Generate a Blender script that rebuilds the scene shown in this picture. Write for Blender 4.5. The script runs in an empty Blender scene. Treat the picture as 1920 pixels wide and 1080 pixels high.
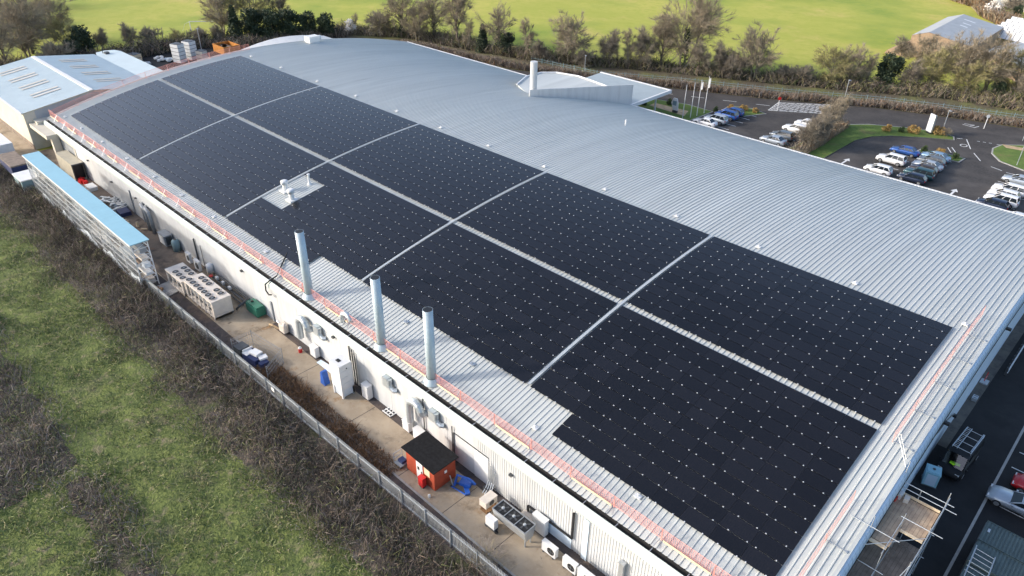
import bpy, math, random
import numpy as np
from mathutils import Vector, Matrix
random.seed(7)
RNG = np.random.default_rng(7)
scene = bpy.context.scene
COL = scene.collection
PI = math.pi

# ---------------------------------------------------------------- materials
MATS = {}
def new_mat(name):
    m = bpy.data.materials.new(name); m.use_nodes = True
    MATS[name] = m
    nt = m.node_tree
    return m, nt, nt.nodes, nt.links, nt.nodes['Principled BSDF']

def mat(name, col, rough=0.6, metal=0.0, var=0.12, scale=1.2, col2=None, bump=0.0, bscale=8.0, world=True, spec=0.5, detail=5.0, lo=0.35, hi=0.65, alpha=None):
    m, nt, N, L, b = new_mat(name)
    b.inputs['Roughness'].default_value = rough
    b.inputs['Metallic'].default_value = metal
    b.inputs['Specular IOR Level'].default_value = spec
    if world:
        g = N.new('ShaderNodeNewGeometry'); vec = g.outputs['Position']
    else:
        g = N.new('ShaderNodeTexCoord'); vec = g.outputs['Object']
    n = N.new('ShaderNodeTexNoise'); n.inputs['Scale'].default_value = scale
    n.inputs['Detail'].default_value = detail; n.inputs['Roughness'].default_value = 0.62
    L.new(vec, n.inputs['Vector'])
    r = N.new('ShaderNodeValToRGB')
    if col2 is None:
        a = [c * (1 - var) for c in col]; c2 = [min(1, c * (1 + var)) for c in col]
    else:
        a = col; c2 = col2
    r.color_ramp.elements[0].position = lo; r.color_ramp.elements[0].color = (*a, 1)
    r.color_ramp.elements[1].position = hi; r.color_ramp.elements[1].color = (*c2, 1)
    L.new(n.outputs['Fac'], r.inputs['Fac']); L.new(r.outputs['Color'], b.inputs['Base Color'])
    if bump:
        n2 = N.new('ShaderNodeTexNoise'); n2.inputs['Scale'].default_value = bscale; n2.inputs['Detail'].default_value = 4
        L.new(vec, n2.inputs['Vector'])
        bm = N.new('ShaderNodeBump'); bm.inputs['Strength'].default_value = bump; bm.inputs['Distance'].default_value = 0.1
        L.new(n2.outputs['Fac'], bm.inputs['Height']); L.new(bm.outputs['Normal'], b.inputs['Normal'])
    return m

def multi(name, layers, rough=0.9, bump=0.4, bscale=6.0, spec=0.25, stretch=None):
    """layers: [(colour, scale, lo, hi), ...] first is the base, the rest are mixed in by noise masks"""
    m, nt, N, L, b = new_mat(name)
    b.inputs['Roughness'].default_value = rough; b.inputs['Specular IOR Level'].default_value = spec
    g = N.new('ShaderNodeNewGeometry'); vec = g.outputs['Position']
    if stretch:
        mp = N.new('ShaderNodeMapping'); mp.inputs['Scale'].default_value = stretch
        L.new(vec, mp.inputs['Vector']); svec = mp.outputs['Vector']
    else: svec = vec
    prev = N.new('ShaderNodeRGB'); prev.outputs[0].default_value = (*layers[0][0], 1); out = prev.outputs[0]
    for i, (c, s, lo, hi) in enumerate(layers[1:]):
        n = N.new('ShaderNodeTexNoise'); n.inputs['Scale'].default_value = s; n.inputs['Detail'].default_value = 6
        n.inputs['Roughness'].default_value = 0.65
        off = N.new('ShaderNodeVectorMath'); off.operation = 'ADD'; off.inputs[1].default_value = (17.3*i, 5.1*i, 3.7*i)
        L.new(svec, off.inputs[0]); L.new(off.outputs[0], n.inputs['Vector'])
        mr = N.new('ShaderNodeMapRange'); mr.inputs['From Min'].default_value = lo; mr.inputs['From Max'].default_value = hi
        L.new(n.outputs['Fac'], mr.inputs['Value'])
        mx = N.new('ShaderNodeMix'); mx.data_type = 'RGBA'
        L.new(mr.outputs['Result'], mx.inputs['Factor']); L.new(out, mx.inputs['A']); mx.inputs['B'].default_value = (*c, 1)
        out = mx.outputs['Result']
    L.new(out, b.inputs['Base Color'])
    if bump:
        n2 = N.new('ShaderNodeTexNoise'); n2.inputs['Scale'].default_value = bscale; n2.inputs['Detail'].default_value = 5
        L.new(vec, n2.inputs['Vector'])
        bm = N.new('ShaderNodeBump'); bm.inputs['Strength'].default_value = bump; bm.inputs['Distance'].default_value = 0.15
        L.new(n2.outputs['Fac'], bm.inputs['Height']); L.new(bm.outputs['Normal'], b.inputs['Normal'])
    return m

# ---------------------------------------------------------------- mesh builder
class MB:
    def __init__(s): s.v = []; s.f = []; s.mi = []
    def quad(s, *pts, mi=0):
        k = len(s.v); s.v += [tuple(p) for p in pts]; s.f.append(tuple(range(k, k+len(pts)))); s.mi.append(mi)
    def box(s, cx, cy, cz, sx, sy, sz, rz=0.0, mi=0, M=None):
        k = len(s.v); c, sn = math.cos(rz), math.sin(rz)
        for dz in (-1, 1):
            for dx, dy in ((-1,-1),(1,-1),(1,1),(-1,1)):
                x, y = dx*sx/2, dy*sy/2
                p = Vector((cx + x*c - y*sn, cy + x*sn + y*c, cz + dz*sz/2))
                s.v.append(tuple(M @ p) if M else tuple(p))
        for f in ((3,2,1,0),(4,5,6,7),(0,1,5,4),(1,2,6,5),(2,3,7,6),(3,0,4,7)):
            s.f.append(tuple(k+i for i in f)); s.mi.append(mi)
    def bx(s, x0, x1, y0, y1, z0, z1, mi=0):
        s.box((x0+x1)/2, (y0+y1)/2, (z0+z1)/2, abs(x1-x0), abs(y1-y0), abs(z1-z0), mi=mi)
    def cyl(s, p0, p1, r0, r1=None, n=10, cap=True, mi=0):
        s.tube([p0, p1], [r0, r0 if r1 is None else r1], n, cap, mi)
    def tube(s, path, rad, n=8, cap=True, mi=0):
        P = [Vector(p) for p in path]
        if not hasattr(rad, '__len__'): rad = [rad]*len(P)
        k = len(s.v); up = None
        for i, p in enumerate(P):
            d = (P[min(i+1, len(P)-1)] - P[max(i-1, 0)])
            if d.length < 1e-9: d = Vector((0,0,1))
            d.normalize()
            if up is None:
                up = Vector((0,0,1)) if abs(d.z) < 0.9 else Vector((1,0,0))
            a = d.cross(up).normalized(); u2 = a.cross(d).normalized(); up = u2
            for j in range(n):
                t = 2*PI*j/n
                s.v.append(tuple(p + (a*math.cos(t) + u2*math.sin(t))*rad[i]))
        for i in range(len(P)-1):
            for j in range(n):
                q = (j+1) % n
                s.f.append((k+i*n+j, k+i*n+q, k+(i+1)*n+q, k+(i+1)*n+j)); s.mi.append(mi)
        if cap:
            s.f.append(tuple(k+j for j in range(n))[::-1]); s.mi.append(mi)
            b = k+(len(P)-1)*n
            s.f.append(tuple(b+j for j in range(n))); s.mi.append(mi)
    def prism(s, pts, z0, z1, mi=0, bottom=True):
        """vertical extrusion of an xy outline (counter-clockwise)"""
        n = len(pts); k = len(s.v)
        s.v += [(x, y, z0) for x, y in pts] + [(x, y, z1) for x, y in pts]
        s.f.append(tuple(k+n+i for i in range(n))); s.mi.append(mi)
        if bottom: s.f.append(tuple(k+i for i in range(n))[::-1]); s.mi.append(mi)
        for i in range(n):
            j = (i+1) % n
            s.f.append((k+i, k+j, k+n+j, k+n+i)); s.mi.append(mi)
    def extr(s, pts, axis, a0, a1, mi=0):
        """extrude a closed outline along 'x' (pts = (y,z)) or 'y' (pts = (x,z))"""
        n = len(pts); k = len(s.v)
        mk = (lambda p, a: (a, p[0], p[1])) if axis == 'x' else (lambda p, a: (p[0], a, p[1]))
        s.v += [mk(p, a0) for p in pts] + [mk(p, a1) for p in pts]
        s.f.append(tuple(k+i for i in range(n))); s.mi.append(mi)
        s.f.append(tuple(k+n+i for i in range(n))[::-1]); s.mi.append(mi)
        for i in range(n):
            j = (i+1) % n
            s.f.append((k+i, k+n+i, k+n+j, k+j)); s.mi.append(mi)
    def grid(s, rows, mi=0):
        k = len(s.v); n = len(rows[0])
        for r in rows: s.v += [tuple(p) for p in r]
        for i in range(len(rows)-1):
            for j in range(n-1):
                s.f.append((k+i*n+j, k+i*n+j+1, k+(i+1)*n+j+1, k+(i+1)*n+j)); s.mi.append(mi)
    def mesh(s, name, mats, smooth=False, off=(0,0,0)):
        me = bpy.data.meshes.new(name)
        if any(off): v = [(a-off[0], b-off[1], c-off[2]) for a, b, c in s.v]
        else: v = s.v
        me.from_pydata(v, [], s.f)
        for m in (mats if isinstance(mats, (list, tuple)) else [mats]):
            me.materials.append(MATS[m] if isinstance(m, str) else m)
        if len(me.materials) > 1: me.polygons.foreach_set('material_index', s.mi)
        if smooth: me.polygons.foreach_set('use_smooth', [True]*len(me.polygons))
        me.update()
        return me
    def build(s, name, mats, parent=None, smooth=False, loc=None):
        off = tuple(parent_world(parent)) if parent is not None and loc is None else (0,0,0)
        me = s.mesh(name, mats, smooth, off)
        o = bpy.data.objects.new(name, me); COL.objects.link(o)
        if parent is not None: o.parent = parent
        if loc is not None: o.location = loc
        return o
def parent_world(p):
    v = Vector((0,0,0))
    while p is not None: v += p.location; p = p.parent
    return v
def tag(o, label=None, cat=None, group=None, kind=None):
    if label: o['label'] = label
    if cat: o['category'] = cat
    if group: o['group'] = group
    if kind: o['kind'] = kind
    return o
def thing(name, label, cat, loc=(0,0,0), group=None, rz=0.0):
    o = bpy.data.objects.new(name, None); COL.objects.link(o); o.empty_display_size = 0.3
    o.location = loc; o.rotation_euler = (0,0,rz)
    return tag(o, label, cat, group)
def dup(o, loc=None, rz=None, label=None, sc=None, parent=None):
    c = o.copy(); COL.objects.link(c)
    if parent is not None: c.parent = parent
    else:
        if loc is not None: c.location = loc
        if rz is not None: c.rotation_euler = (0,0,rz)
        if sc is not None: c.scale = sc if hasattr(sc, '__len__') else (sc,sc,sc)
        if label: c['label'] = label
    for ch in list(KIDS.get(o.name, o.children)): dup(ch, parent=c)
    return c
KIDS = {}
SPLIT = set('verge_trim gable_lamp drain_pipe edge_board loading_frame wall_lamp wall_rail wheel valve frame_leg compressor tank_leg tank_foot foot post leg side_rail canopy_edge tower_leg tower_section white_box navy_box plank board bag crate beam rail goal_post net_support ladder roof_light gutter_strap door pipe box_body manifold bracing bars slot gutter cream_wall standard pallet_slat rung coil_grille crossbar glazing_bar frame stand panel_edge'.split())
def components(m):
    par = list(range(len(m.v)))
    def find(a):
        while par[a] != a: par[a] = par[par[a]]; a = par[a]
        return a
    for f in m.f:
        r = find(f[0])
        for i in f[1:]: par[find(i)] = r
    out = {}
    for f, mi in zip(m.f, m.mi): out.setdefault(find(f[0]), []).append((f, mi))
    res = []
    for fs in out.values():
        q = MB(); mp = {}
        for f, mi in fs:
            for i in f:
                if i not in mp: mp[i] = len(q.v); q.v.append(m.v[i])
            q.f.append(tuple(mp[i] for i in f)); q.mi.append(mi)
        res.append(q)
    return res
def part(name, mats, parent, fn, smooth=False, local=False, label=None):
    m = MB(); fn(m)
    if name in SPLIT and parent is not None:
        cs = components(m)
        if 1 < len(cs) <= 60:
            for q in cs: o = q.build(name, mats, parent, smooth, loc=(0,0,0) if local else None)
            return o
    o = m.build(name, mats, parent, smooth, loc=(0,0,0) if local else None)
    if label: o['label'] = label
    return o

# ---------------------------------------------------------------- palette
mat('wall_cream', (0.60,0.55,0.45), 0.6, 0.0, 0.08, 0.5)
mat('fascia_pale', (0.50,0.56,0.52), 0.5, 0, 0.05, 0.7)
mat('gable_shade_blue', (0.66,0.77,0.86), 0.45, 0, 0.05, 0.6)  # white gable's bluish shade put into the colour; pale blue boards share it
mat('gable_band', (0.47,0.59,0.70), 0.45, 0, 0.05, 0.6)  # fascia's blue shade put into the colour; cabinet door shares it
mat('gutter_black', (0.015,0.015,0.016), 0.7, 0, 0.2, 3)
mat('black', (0.012,0.012,0.013), 0.5, 0, 0.2, 3)
mat('rubber', (0.02,0.02,0.021), 0.8, 0, 0.2, 5)
mat('white_paint', (0.70,0.70,0.69), 0.45, 0, 0.04, 1.5)
mat('cream_paint', (0.62,0.56,0.49), 0.5, 0, 0.08, 1.5)
mat('galv', (0.50,0.53,0.55), 0.38, 0.6, 0.1, 2.5)
mat('steel_duct', (0.50,0.54,0.56), 0.4, 0.5, 0.08, 2.0)
mat('flue_metal', (0.46,0.55,0.60), 0.45, 0.1, 0.05, 1.5)
mat('grey_metal', (0.28,0.30,0.32), 0.5, 0.2, 0.12, 2)
mat('dark_metal', (0.07,0.075,0.08), 0.5, 0.2, 0.2, 2)
mat('rail_red', (0.84,0.36,0.29), 0.5, 0, 0.1, 1)
mat('rail_pink', (0.74,0.40,0.34), 0.5, 0, 0.1, 1)
mat('tray_metal', (0.40,0.435,0.455), 0.45, 0.1, 0.05, 2)
mat('toe_board', (0.66,0.53,0.36), 0.7, 0, 0.12, 1.2)
mat('wood_deck', (0.36,0.26,0.18), 0.8, 0, 0.2, 1.5, col2=(0.50,0.38,0.26))
mat('wood_old', (0.21,0.165,0.13), 0.85, 0, 0.25, 1.3)
mat('shed_red', (0.34,0.055,0.022), 0.7, 0, 0.15, 1.5)
mat('felt_black', (0.014,0.014,0.015), 0.95, 0, 0.3, 4, spec=0.2)
mat('blue_paint', (0.02,0.10,0.42), 0.45, 0, 0.1, 2)
mat('navy_cover', (0.018,0.03,0.10), 0.6, 0, 0.2, 2)
mat('red_paint', (0.55,0.02,0.02), 0.4, 0, 0.1, 2)
mat('green_tank', (0.02,0.14,0.09), 0.5, 0, 0.15, 2)
mat('sky_sheet', (0.27,0.49,0.575), 0.5, 0, 0.03, 0.6)
mat('pale_roof', (0.56,0.64,0.645), 0.5, 0, 0.04, 0.4)
mat('canopy_grey', (0.36,0.41,0.42), 0.5, 0, 0.05, 0.6)
mat('skylight', (0.52,0.50,0.45), 0.6, 0, 0.1, 0.8)
mat('film', (0.62,0.68,0.73), 0.35, 0, 0.12, 1.1)
mat('orange_skip', (0.48,0.19,0.03), 0.55, 0, 0.15, 1)
mat('beige_box', (0.42,0.38,0.29), 0.6, 0, 0.12, 1)
mat('teal_grey', (0.20,0.30,0.33), 0.6, 0, 0.12, 1)
mat('tan', (0.46,0.33,0.19), 0.8, 0, 0.2, 1.5)
mat('container_grey', (0.075,0.11,0.11), 0.6, 0.1, 0.15, 1.2)
mat('hi_vis', (0.42,0.85,0.02), 0.7, 0, 0.1, 4)
mat('brick_orange', (0.34,0.24,0.16), 0.8, 0, 0.15, 2)
mat('slate', (0.40,0.41,0.41), 0.55, 0, 0.08, 0.5)
mat('line_white', (0.70,0.70,0.68), 0.7, 0, 0.15, 3)
mat('kerb', (0.34,0.33,0.31), 0.85, 0, 0.12, 2)
mat('bark', (0.11,0.088,0.064), 0.9, 0, 0.25, 2, col2=(0.20,0.165,0.12))
mat('bark_pale', (0.24,0.20,0.14), 0.9, 0, 0.2, 2, col2=(0.36,0.32,0.24))
mat('twig', (0.235,0.195,0.14), 0.9, 0, 0.25, 0.35, col2=(0.36,0.305,0.215))
mat('twig_grey', (0.20,0.17,0.135), 0.9, 0, 0.25, 0.35, col2=(0.32,0.28,0.21))
mat('twig_olive', (0.22,0.20,0.085), 0.9, 0, 0.25, 0.35, col2=(0.36,0.32,0.15))
mat('leaf_dark', (0.020,0.035,0.016), 0.7, 0, 0.3, 0.5, col2=(0.06,0.085,0.04))
mat('leaf_green', (0.03,0.06,0.015), 0.7, 0, 0.3, 0.5, col2=(0.09,0.13,0.04))
mat('leaf_brown', (0.16,0.085,0.04), 0.85, 0, 0.3, 0.5, col2=(0.30,0.17,0.08))
mat('leaf_gold', (0.30,0.19,0.05), 0.85, 0, 0.3, 0.8, col2=(0.42,0.28,0.10))
mat('stem_brown', (0.15,0.115,0.09), 0.9, 0, 0.3, 0.3, col2=(0.31,0.24,0.19))
mat('stem_grey', (0.22,0.195,0.175), 0.9, 0, 0.3, 0.3, col2=(0.40,0.35,0.31))
mat('stem_dark', (0.03,0.025,0.02), 0.9, 0, 0.3, 0.3, col2=(0.065,0.052,0.04))
mat('grass_blade', (0.15,0.185,0.06), 0.8, 0, 0.25, 0.25, col2=(0.26,0.295,0.10))
mat('grass_dry', (0.30,0.26,0.14), 0.85, 0, 0.25, 0.3, col2=(0.45,0.39,0.22))
mat('blossom', (0.75,0.72,0.68), 0.8, 0, 0.1, 1)

def car_paint(name, col, metal=0.3, rough=0.3):
    m = mat(name, col, rough, metal, 0.03, 2)
    b = m.node_tree.nodes['Principled BSDF']; b.inputs['Coat Weight'].default_value = 0.6; b.inputs['Coat Roughness'].default_value = 0.05
for n, c in dict(car_white=(0.78,0.78,0.78), car_silver=(0.42,0.47,0.52), car_blue=(0.03,0.10,0.34), car_navy=(0.02,0.03,0.06),
                 car_sky=(0.24,0.38,0.52), car_teal=(0.03,0.085,0.10), car_black=(0.015,0.016,0.02), car_grey=(0.14,0.16,0.18), car_red=(0.50,0.01,0.015), car_brown=(0.06,0.045,0.04)).items():
    car_paint(n, c, 0.0 if n in ('car_white','car_red','car_black') else 0.35)
mat('van_black', (0.008,0.009,0.011), 0.55, 0, 0.1, 2, spec=0.3)
mat('car_glass', (0.012,0.016,0.02), 0.06, 0, 0.05, 1, spec=0.9)
m, nt, N, L, b = new_mat('clear_glass')
tr_ = N.new('ShaderNodeBsdfTransparent'); tr_.inputs[0].default_value = (0.75,0.8,0.82,1); gs_ = N.new('ShaderNodeBsdfGlossy'); gs_.inputs['Roughness'].default_value = 0.05
mx_ = N.new('ShaderNodeMixShader'); mx_.inputs[0].default_value = 0.12
L.new(tr_.outputs[0], mx_.inputs[1]); L.new(gs_.outputs[0], mx_.inputs[2]); L.new(mx_.outputs[0], N['Material Output'].inputs[0])
mat('lamp_glass', (0.65,0.66,0.66), 0.12, 0, 0.05, 1)
mat('tail_red', (0.30,0.01,0.01), 0.2, 0, 0.05, 1)
mat('alloy', (0.4,0.41,0.42), 0.35, 0.6, 0.05, 4)

# solar glass: near-black with faint cells
m, nt, N, L, b = new_mat('solar_glass')
tc = N.new('ShaderNodeTexCoord')
br = N.new('ShaderNodeTexBrick'); br.offset = 0.0; br.inputs['Scale'].default_value = 1.0
br.inputs['Brick Width'].default_value = 0.182; br.inputs['Row Height'].default_value = 0.091
br.inputs['Mortar Size'].default_value = 0.003; br.inputs['Color1'].default_value = (0.007,0.0075,0.0105,1)
br.inputs['Color2'].default_value = (0.008,0.0084,0.0115,1); br.inputs['Mortar'].default_value = (0.017,0.017,0.019,1)
L.new(tc.outputs['Object'], br.inputs['Vector'])
oi = N.new('ShaderNodeObjectInfo'); ml = N.new('ShaderNodeMapRange'); ml.inputs['To Min'].default_value = 0.75; ml.inputs['To Max'].default_value = 1.25
L.new(oi.outputs['Random'], ml.inputs['Value'])
mm = N.new('ShaderNodeMix'); mm.data_type = 'RGBA'; mm.blend_type = 'MULTIPLY'; mm.inputs['Factor'].default_value = 1
L.new(br.outputs['Color'], mm.inputs['A']); L.new(ml.outputs['Result'], mm.inputs['B'])
L.new(mm.outputs['Result'], b.inputs['Base Color'])
b.inputs['Roughness'].default_value = 0.22; b.inputs['Specular IOR Level'].default_value = 0.42
mat('solar_frame', (0.010,0.010,0.012), 0.4, 0.3, 0.1, 3)
mat('clamp_metal', (0.72,0.74,0.77), 0.3, 0.3, 0.05, 3)

# roof sheeting and wall cladding: streaked along the fall
multi('roof_metal', [((0.485,0.505,0.488),0,0,0), ((0.43,0.45,0.435),1.0,0.45,0.68), ((0.53,0.55,0.53),0.6,0.5,0.7), ((0.36,0.37,0.36),2.2,0.63,0.76)], rough=0.42, bump=0, spec=0.5, stretch=(0.9,0.045,0.02))
multi('wall_white', [((0.55,0.56,0.56),0,0,0), ((0.48,0.49,0.495),1.0,0.45,0.65), ((0.52,0.50,0.46),2.0,0.58,0.74)], rough=0.5, bump=0, spec=0.4, stretch=(1.1,1.1,0.12))
# grounds
multi('field_grass', [((0.375,0.385,0.07),0,0,0), ((0.46,0.43,0.095),0.018,0.42,0.60), ((0.24,0.31,0.05),0.025,0.48,0.64), ((0.52,0.42,0.13),0.045,0.55,0.70), ((0.33,0.36,0.055),0.5,0.45,0.75)], bump=0.3, bscale=3)
multi('meadow_grass', [((0.115,0.145,0.042),0,0,0), ((0.17,0.20,0.055),0.45,0.42,0.58), ((0.165,0.15,0.085),0.20,0.56,0.70), ((0.07,0.095,0.03),1.5,0.50,0.70), ((0.27,0.225,0.13),0.9,0.55,0.68), ((0.09,0.085,0.045),0.55,0.60,0.74)], bump=0.9, bscale=5)
multi('bramble_earth', [((0.115,0.092,0.072),0,0,0), ((0.05,0.042,0.032),0.8,0.45,0.65), ((0.20,0.165,0.13),0.5,0.5,0.7), ((0.11,0.125,0.045),0.25,0.52,0.66)], bump=1.0, bscale=4)
multi('concrete_yard', [((0.33,0.265,0.19),0,0,0), ((0.41,0.335,0.245),0.35,0.4,0.6), ((0.19,0.148,0.105),0.30,0.54,0.66), ((0.29,0.185,0.10),0.45,0.60,0.70), ((0.38,0.32,0.245),4.0,0.5,0.75), ((0.15,0.12,0.09),1.1,0.64,0.74)], bump=0.12, bscale=10, rough=0.85)
multi('dirt_yard', [((0.19,0.15,0.12),0,0,0), ((0.26,0.20,0.15),0.4,0.42,0.62), ((0.10,0.082,0.07),0.5,0.5,0.66), ((0.25,0.14,0.075),0.35,0.6,0.72)], bump=0.3, bscale=6)
multi('dark_strip', [((0.085,0.072,0.07),0,0,0), ((0.15,0.11,0.085),0.6,0.45,0.68), ((0.05,0.044,0.042),1.7,0.5,0.7)], bump=0.6, bscale=9)
multi('asphalt_apron', [((0.075,0.068,0.062),0,0,0), ((0.050,0.046,0.043),0.22,0.4,0.60), ((0.12,0.108,0.098),0.11,0.50,0.68), ((0.085,0.077,0.071),3,0.45,0.7)], bump=0.1, bscale=14, rough=0.8)
multi('asphalt_dark', [((0.024,0.024,0.025),0,0,0), ((0.017,0.017,0.018),0.35,0.4,0.62), ((0.036,0.035,0.036),0.2,0.58,0.74)], bump=0.1, bscale=14, rough=0.8)
multi('paving', [((0.11,0.10,0.09),0,0,0), ((0.15,0.135,0.11),0.6,0.42,0.62), ((0.07,0.065,0.06),0.9,0.52,0.7)], bump=0.1, bscale=8, rough=0.85)
multi('lawn', [((0.10,0.155,0.035),0,0,0), ((0.14,0.20,0.045),0.5,0.42,0.62), ((0.17,0.165,0.06),0.35,0.55,0.7)], bump=0.5, bscale=5)
multi('scrub_earth', [((0.12,0.10,0.068),0,0,0), ((0.16,0.165,0.06),0.12,0.45,0.62), ((0.065,0.055,0.038),0.7,0.5,0.7)], bump=0.8, bscale=3)

# ---------------------------------------------------------------- camera, light, world
H = 46.0
yaw, pitch, roll = 0.80673, 0.56146, 0.01292
cy, sy, cp, sp = math.cos(yaw), math.sin(yaw), math.cos(pitch), math.sin(pitch)
fw = Vector((cy*cp, -sy*cp, -sp)); rt = Vector((-sy, -cy, 0)); up = rt.cross(fw)
cr, sr = math.cos(roll), math.sin(roll)
r2 = rt*cr + up*sr; u2 = -rt*sr + up*cr
cam = bpy.data.objects.new('camera', bpy.data.cameras.new('camera')); COL.objects.link(cam)
cam.matrix_world = Matrix(((r2.x,u2.x,-fw.x,0),(r2.y,u2.y,-fw.y,0),(r2.z,u2.z,-fw.z,H),(0,0,0,1)))
cam.data.sensor_width = 36; cam.data.lens = 36*1356.3/1920
cam.data.clip_start = 0.5; cam.data.clip_end = 3000
scene.camera = cam

SUN_EL, SUN_AZ = math.radians(22), math.radians(46)     # azimuth clockwise from +Y
sd = Vector((math.sin(SUN_AZ)*math.cos(SUN_EL), math.cos(SUN_AZ)*math.cos(SUN_EL), math.sin(SUN_EL)))
sun = bpy.data.objects.new('sun', bpy.data.lights.new('sun', 'SUN')); COL.objects.link(sun)
sun.data.energy = 1.5; sun.data.angle = math.radians(3.5); sun.data.color = (1.0, 0.95, 0.88)
sun.rotation_euler = sd.to_track_quat('Z', 'Y').to_euler(); sun.location = (0,0,80)
w = bpy.data.worlds.new('World'); scene.world = w; w.use_nodes = True
wn = w.node_tree
sk = wn.nodes.new('ShaderNodeTexSky'); sk.sky_type = 'NISHITA'; sk.sun_disc = False
sk.sun_elevation = SUN_EL; sk.sun_rotation = SUN_AZ; sk.air_density = 0.8; sk.dust_density = 2.5; sk.ozone_density = 1.0
wn.links.new(sk.outputs[0], wn.nodes['Background'].inputs[0]); wn.nodes['Background'].inputs[1].default_value = 0.15
scene.view_settings.view_transform = 'Standard'; scene.view_settings.look = 'None'
scene.view_settings.gamma = 1.0; scene.view_settings.exposure = 1.15
scene.cycles.max_bounces = 6; scene.cycles.transparent_max_bounces = 6
# ================================================================ SETTING
def sheet(name, mats, pts, z, sub=None):
    m = MB(); m.f.append(tuple(range(len(pts)))); m.mi.append(0); m.v += [(x, y, z) for x, y in pts]
    o = m.build(name, mats); o['kind'] = 'structure'
    if MB and Vector(o.data.polygons[0].normal).z < 0: o.data.flip_normals()
    return o
sheet('ground', 'field_grass', [(-700,-900),(1100,-900),(1100,700),(-700,700)], -0.06)
# rough meadow left of the fence: gently uneven
def meadow(name, mt, x0, x1, y0, y1, st, amp, z, yf=None):
    nx, ny = int((x1-x0)/st), int((y1-y0)/st)
    m = MB(); rows = []
    from mathutils import noise
    for i in range(nx+1):
        r = []
        for j in range(ny+1):
            x, y = x0+(x1-x0)*i/nx, y0+(y1-y0)*j/ny
            e = min(1, (i)/3, (nx-i)/3, j/2, (ny-j)/2)
            h = amp*e*(noise.noise((x*0.35, y*0.35, 0)) + 0.5*noise.noise((x*0.9, y*0.9, 3)) + 0.7)
            r.append((x, y, z+max(0, h)))
        rows.append(r)
    m.grid(rows); o = m.build(name, mt, smooth=True); o['kind'] = 'structure'; o.data.flip_normals()
    return o
meadow('meadow', 'meadow_grass', 15, 135, -18.5, 22, 0.7, 0.16, -0.02)
meadow('bramble_bank', 'bramble_earth', 44, 135, -22.9, -15.4, 0.6, 0.22, 0.0)
meadow('bramble_slope', 'bramble_earth', 15, 45.5, -22.9, -16.6, 0.6, 0.22, 0.0)
meadow('bramble_patch', 'bramble_earth', 56, 92, -7.0, 3, 0.6, 0.2, 0.03)
meadow('bramble_gap', 'bramble_earth', 40, 56, -6.8, -4.0, 0.5, 0.2, 0.03)
sheet('verge_strip', 'dark_strip', [(5,-24.55),(175,-24.55),(175,-22.3),(5,-22.3)], -0.008)
sheet('concrete_yard', 'concrete_yard', [(5,-29.4),(136.5,-29.4),(136.5,-27.45),(200,-27.45),(200,-19.5),(100,-20.5),(100,-24.5),(5,-24.5)], 0.004)
sheet('wall_foot_strip', 'dark_strip', [(5.4,-29.4),(64,-29.4),(64,-28.55),(5.4,-28.55)], 0.010)
sheet('dirt_yard', 'dirt_yard', [(80.4,-29.3),(136.4,-29.3),(136.4,-20.6),(98,-20.7),(98,-24.6),(80.4,-24.6)], 0.012)
m = MB(); m.bx(5, 64, -24.62, -24.46, -0.02, 0.05); k = m.build('yard_kerb', 'kerb'); k['kind'] = 'structure'
m = MB()
for x in (64.0, 54.3, 45.0, 36.6, 31.0, 25.6, 19.0): m.bx(x-0.03, x+0.03, -28.5, -24.65, 0.005, 0.0085)
k = m.build('yard_joint', 'dark_strip'); k['kind'] = 'structure'
# asphalt right of and behind the building
sheet('side_road', 'asphalt_dark', [(0.4,-20),(5.6,-20),(5.6,-106),(0.4,-106)], 0.004)
sheet('parking_bays', 'asphalt_dark', [(-80,-20),(0.25,-20),(0.25,-106),(-80,-106)], 0.008)
m = MB(); m.bx(0.22, 0.42, -106, -20, -0.02, 0.03); k = m.build('road_kerb', 'kerb'); k['kind'] = 'structure'
sheet('side_pavement', 'paving', [(4.6,-61.0),(5.5,-61.0),(5.5,-106),(4.2,-106)], 0.010)
sheet('car_park', 'asphalt_apron', [(-80,-105.9),(140,-105.9),(150,-116),(118,-120),(100,-126.5),(83.8,-134.4),(64.5,-143.0),(46.9,-153.4),(36.8,-157.2),(22,-161.6),(0,-170),(-80,-205)], 0.006)
# islands with kerbs
def island(name, pts, mt, h=0.11):
    m = MB(); m.prism(pts, -0.02, h); o = m.build(name, 'kerb'); o['kind'] = 'structure'
    cx = sum(p[0] for p in pts)/len(pts); cyy = sum(p[1] for p in pts)/len(pts)
    inn = []
    for x, y in pts:
        d = math.hypot(x-cx, y-cyy); t = max(0.6, 1-0.25/d); inn.append((cx+(x-cx)*t, cyy+(y-cyy)*t))
    return sheet(name.replace('kerb','lawn'), mt, inn, h+0.006)
def ccw(p):
    a = sum(p[i][0]*p[(i+1) % len(p)][1]-p[(i+1) % len(p)][0]*p[i][1] for i in range(len(p)))
    return p if a > 0 else p[::-1]
island('island_kerb', ccw([(42.3,-112),(41.9,-131.5),(40.8,-135.8),(38,-139.2),(33.4,-142.6),(29.2,-145.2),(29.8,-147.0),(33,-147.4),(38,-145.6),(43.5,-142.4),(46.6,-139),(48,-131),(48.6,-112)]), 'lawn')
island('roundel_kerb', ccw([(23.2,-145.6),(22.6,-142.8),(20.6,-139.8),(16.5,-138.1),(8,-137.2),(-4,-138),(-6,-150),(8,-152.3),(19.8,-151.2),(22.6,-148.6)]), 'lawn')
island('verge_kerb', ccw([(67.6,-133.2),(63.5,-134.8),(60.0,-133.9),(62.3,-129.2),(67.4,-129.6)]), 'lawn')
island('flag_kerb', ccw([(84,-119.2),(68.2,-119.2),(67.9,-127.4),(74,-127.8),(84,-124.6)]), 'lawn')
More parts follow.
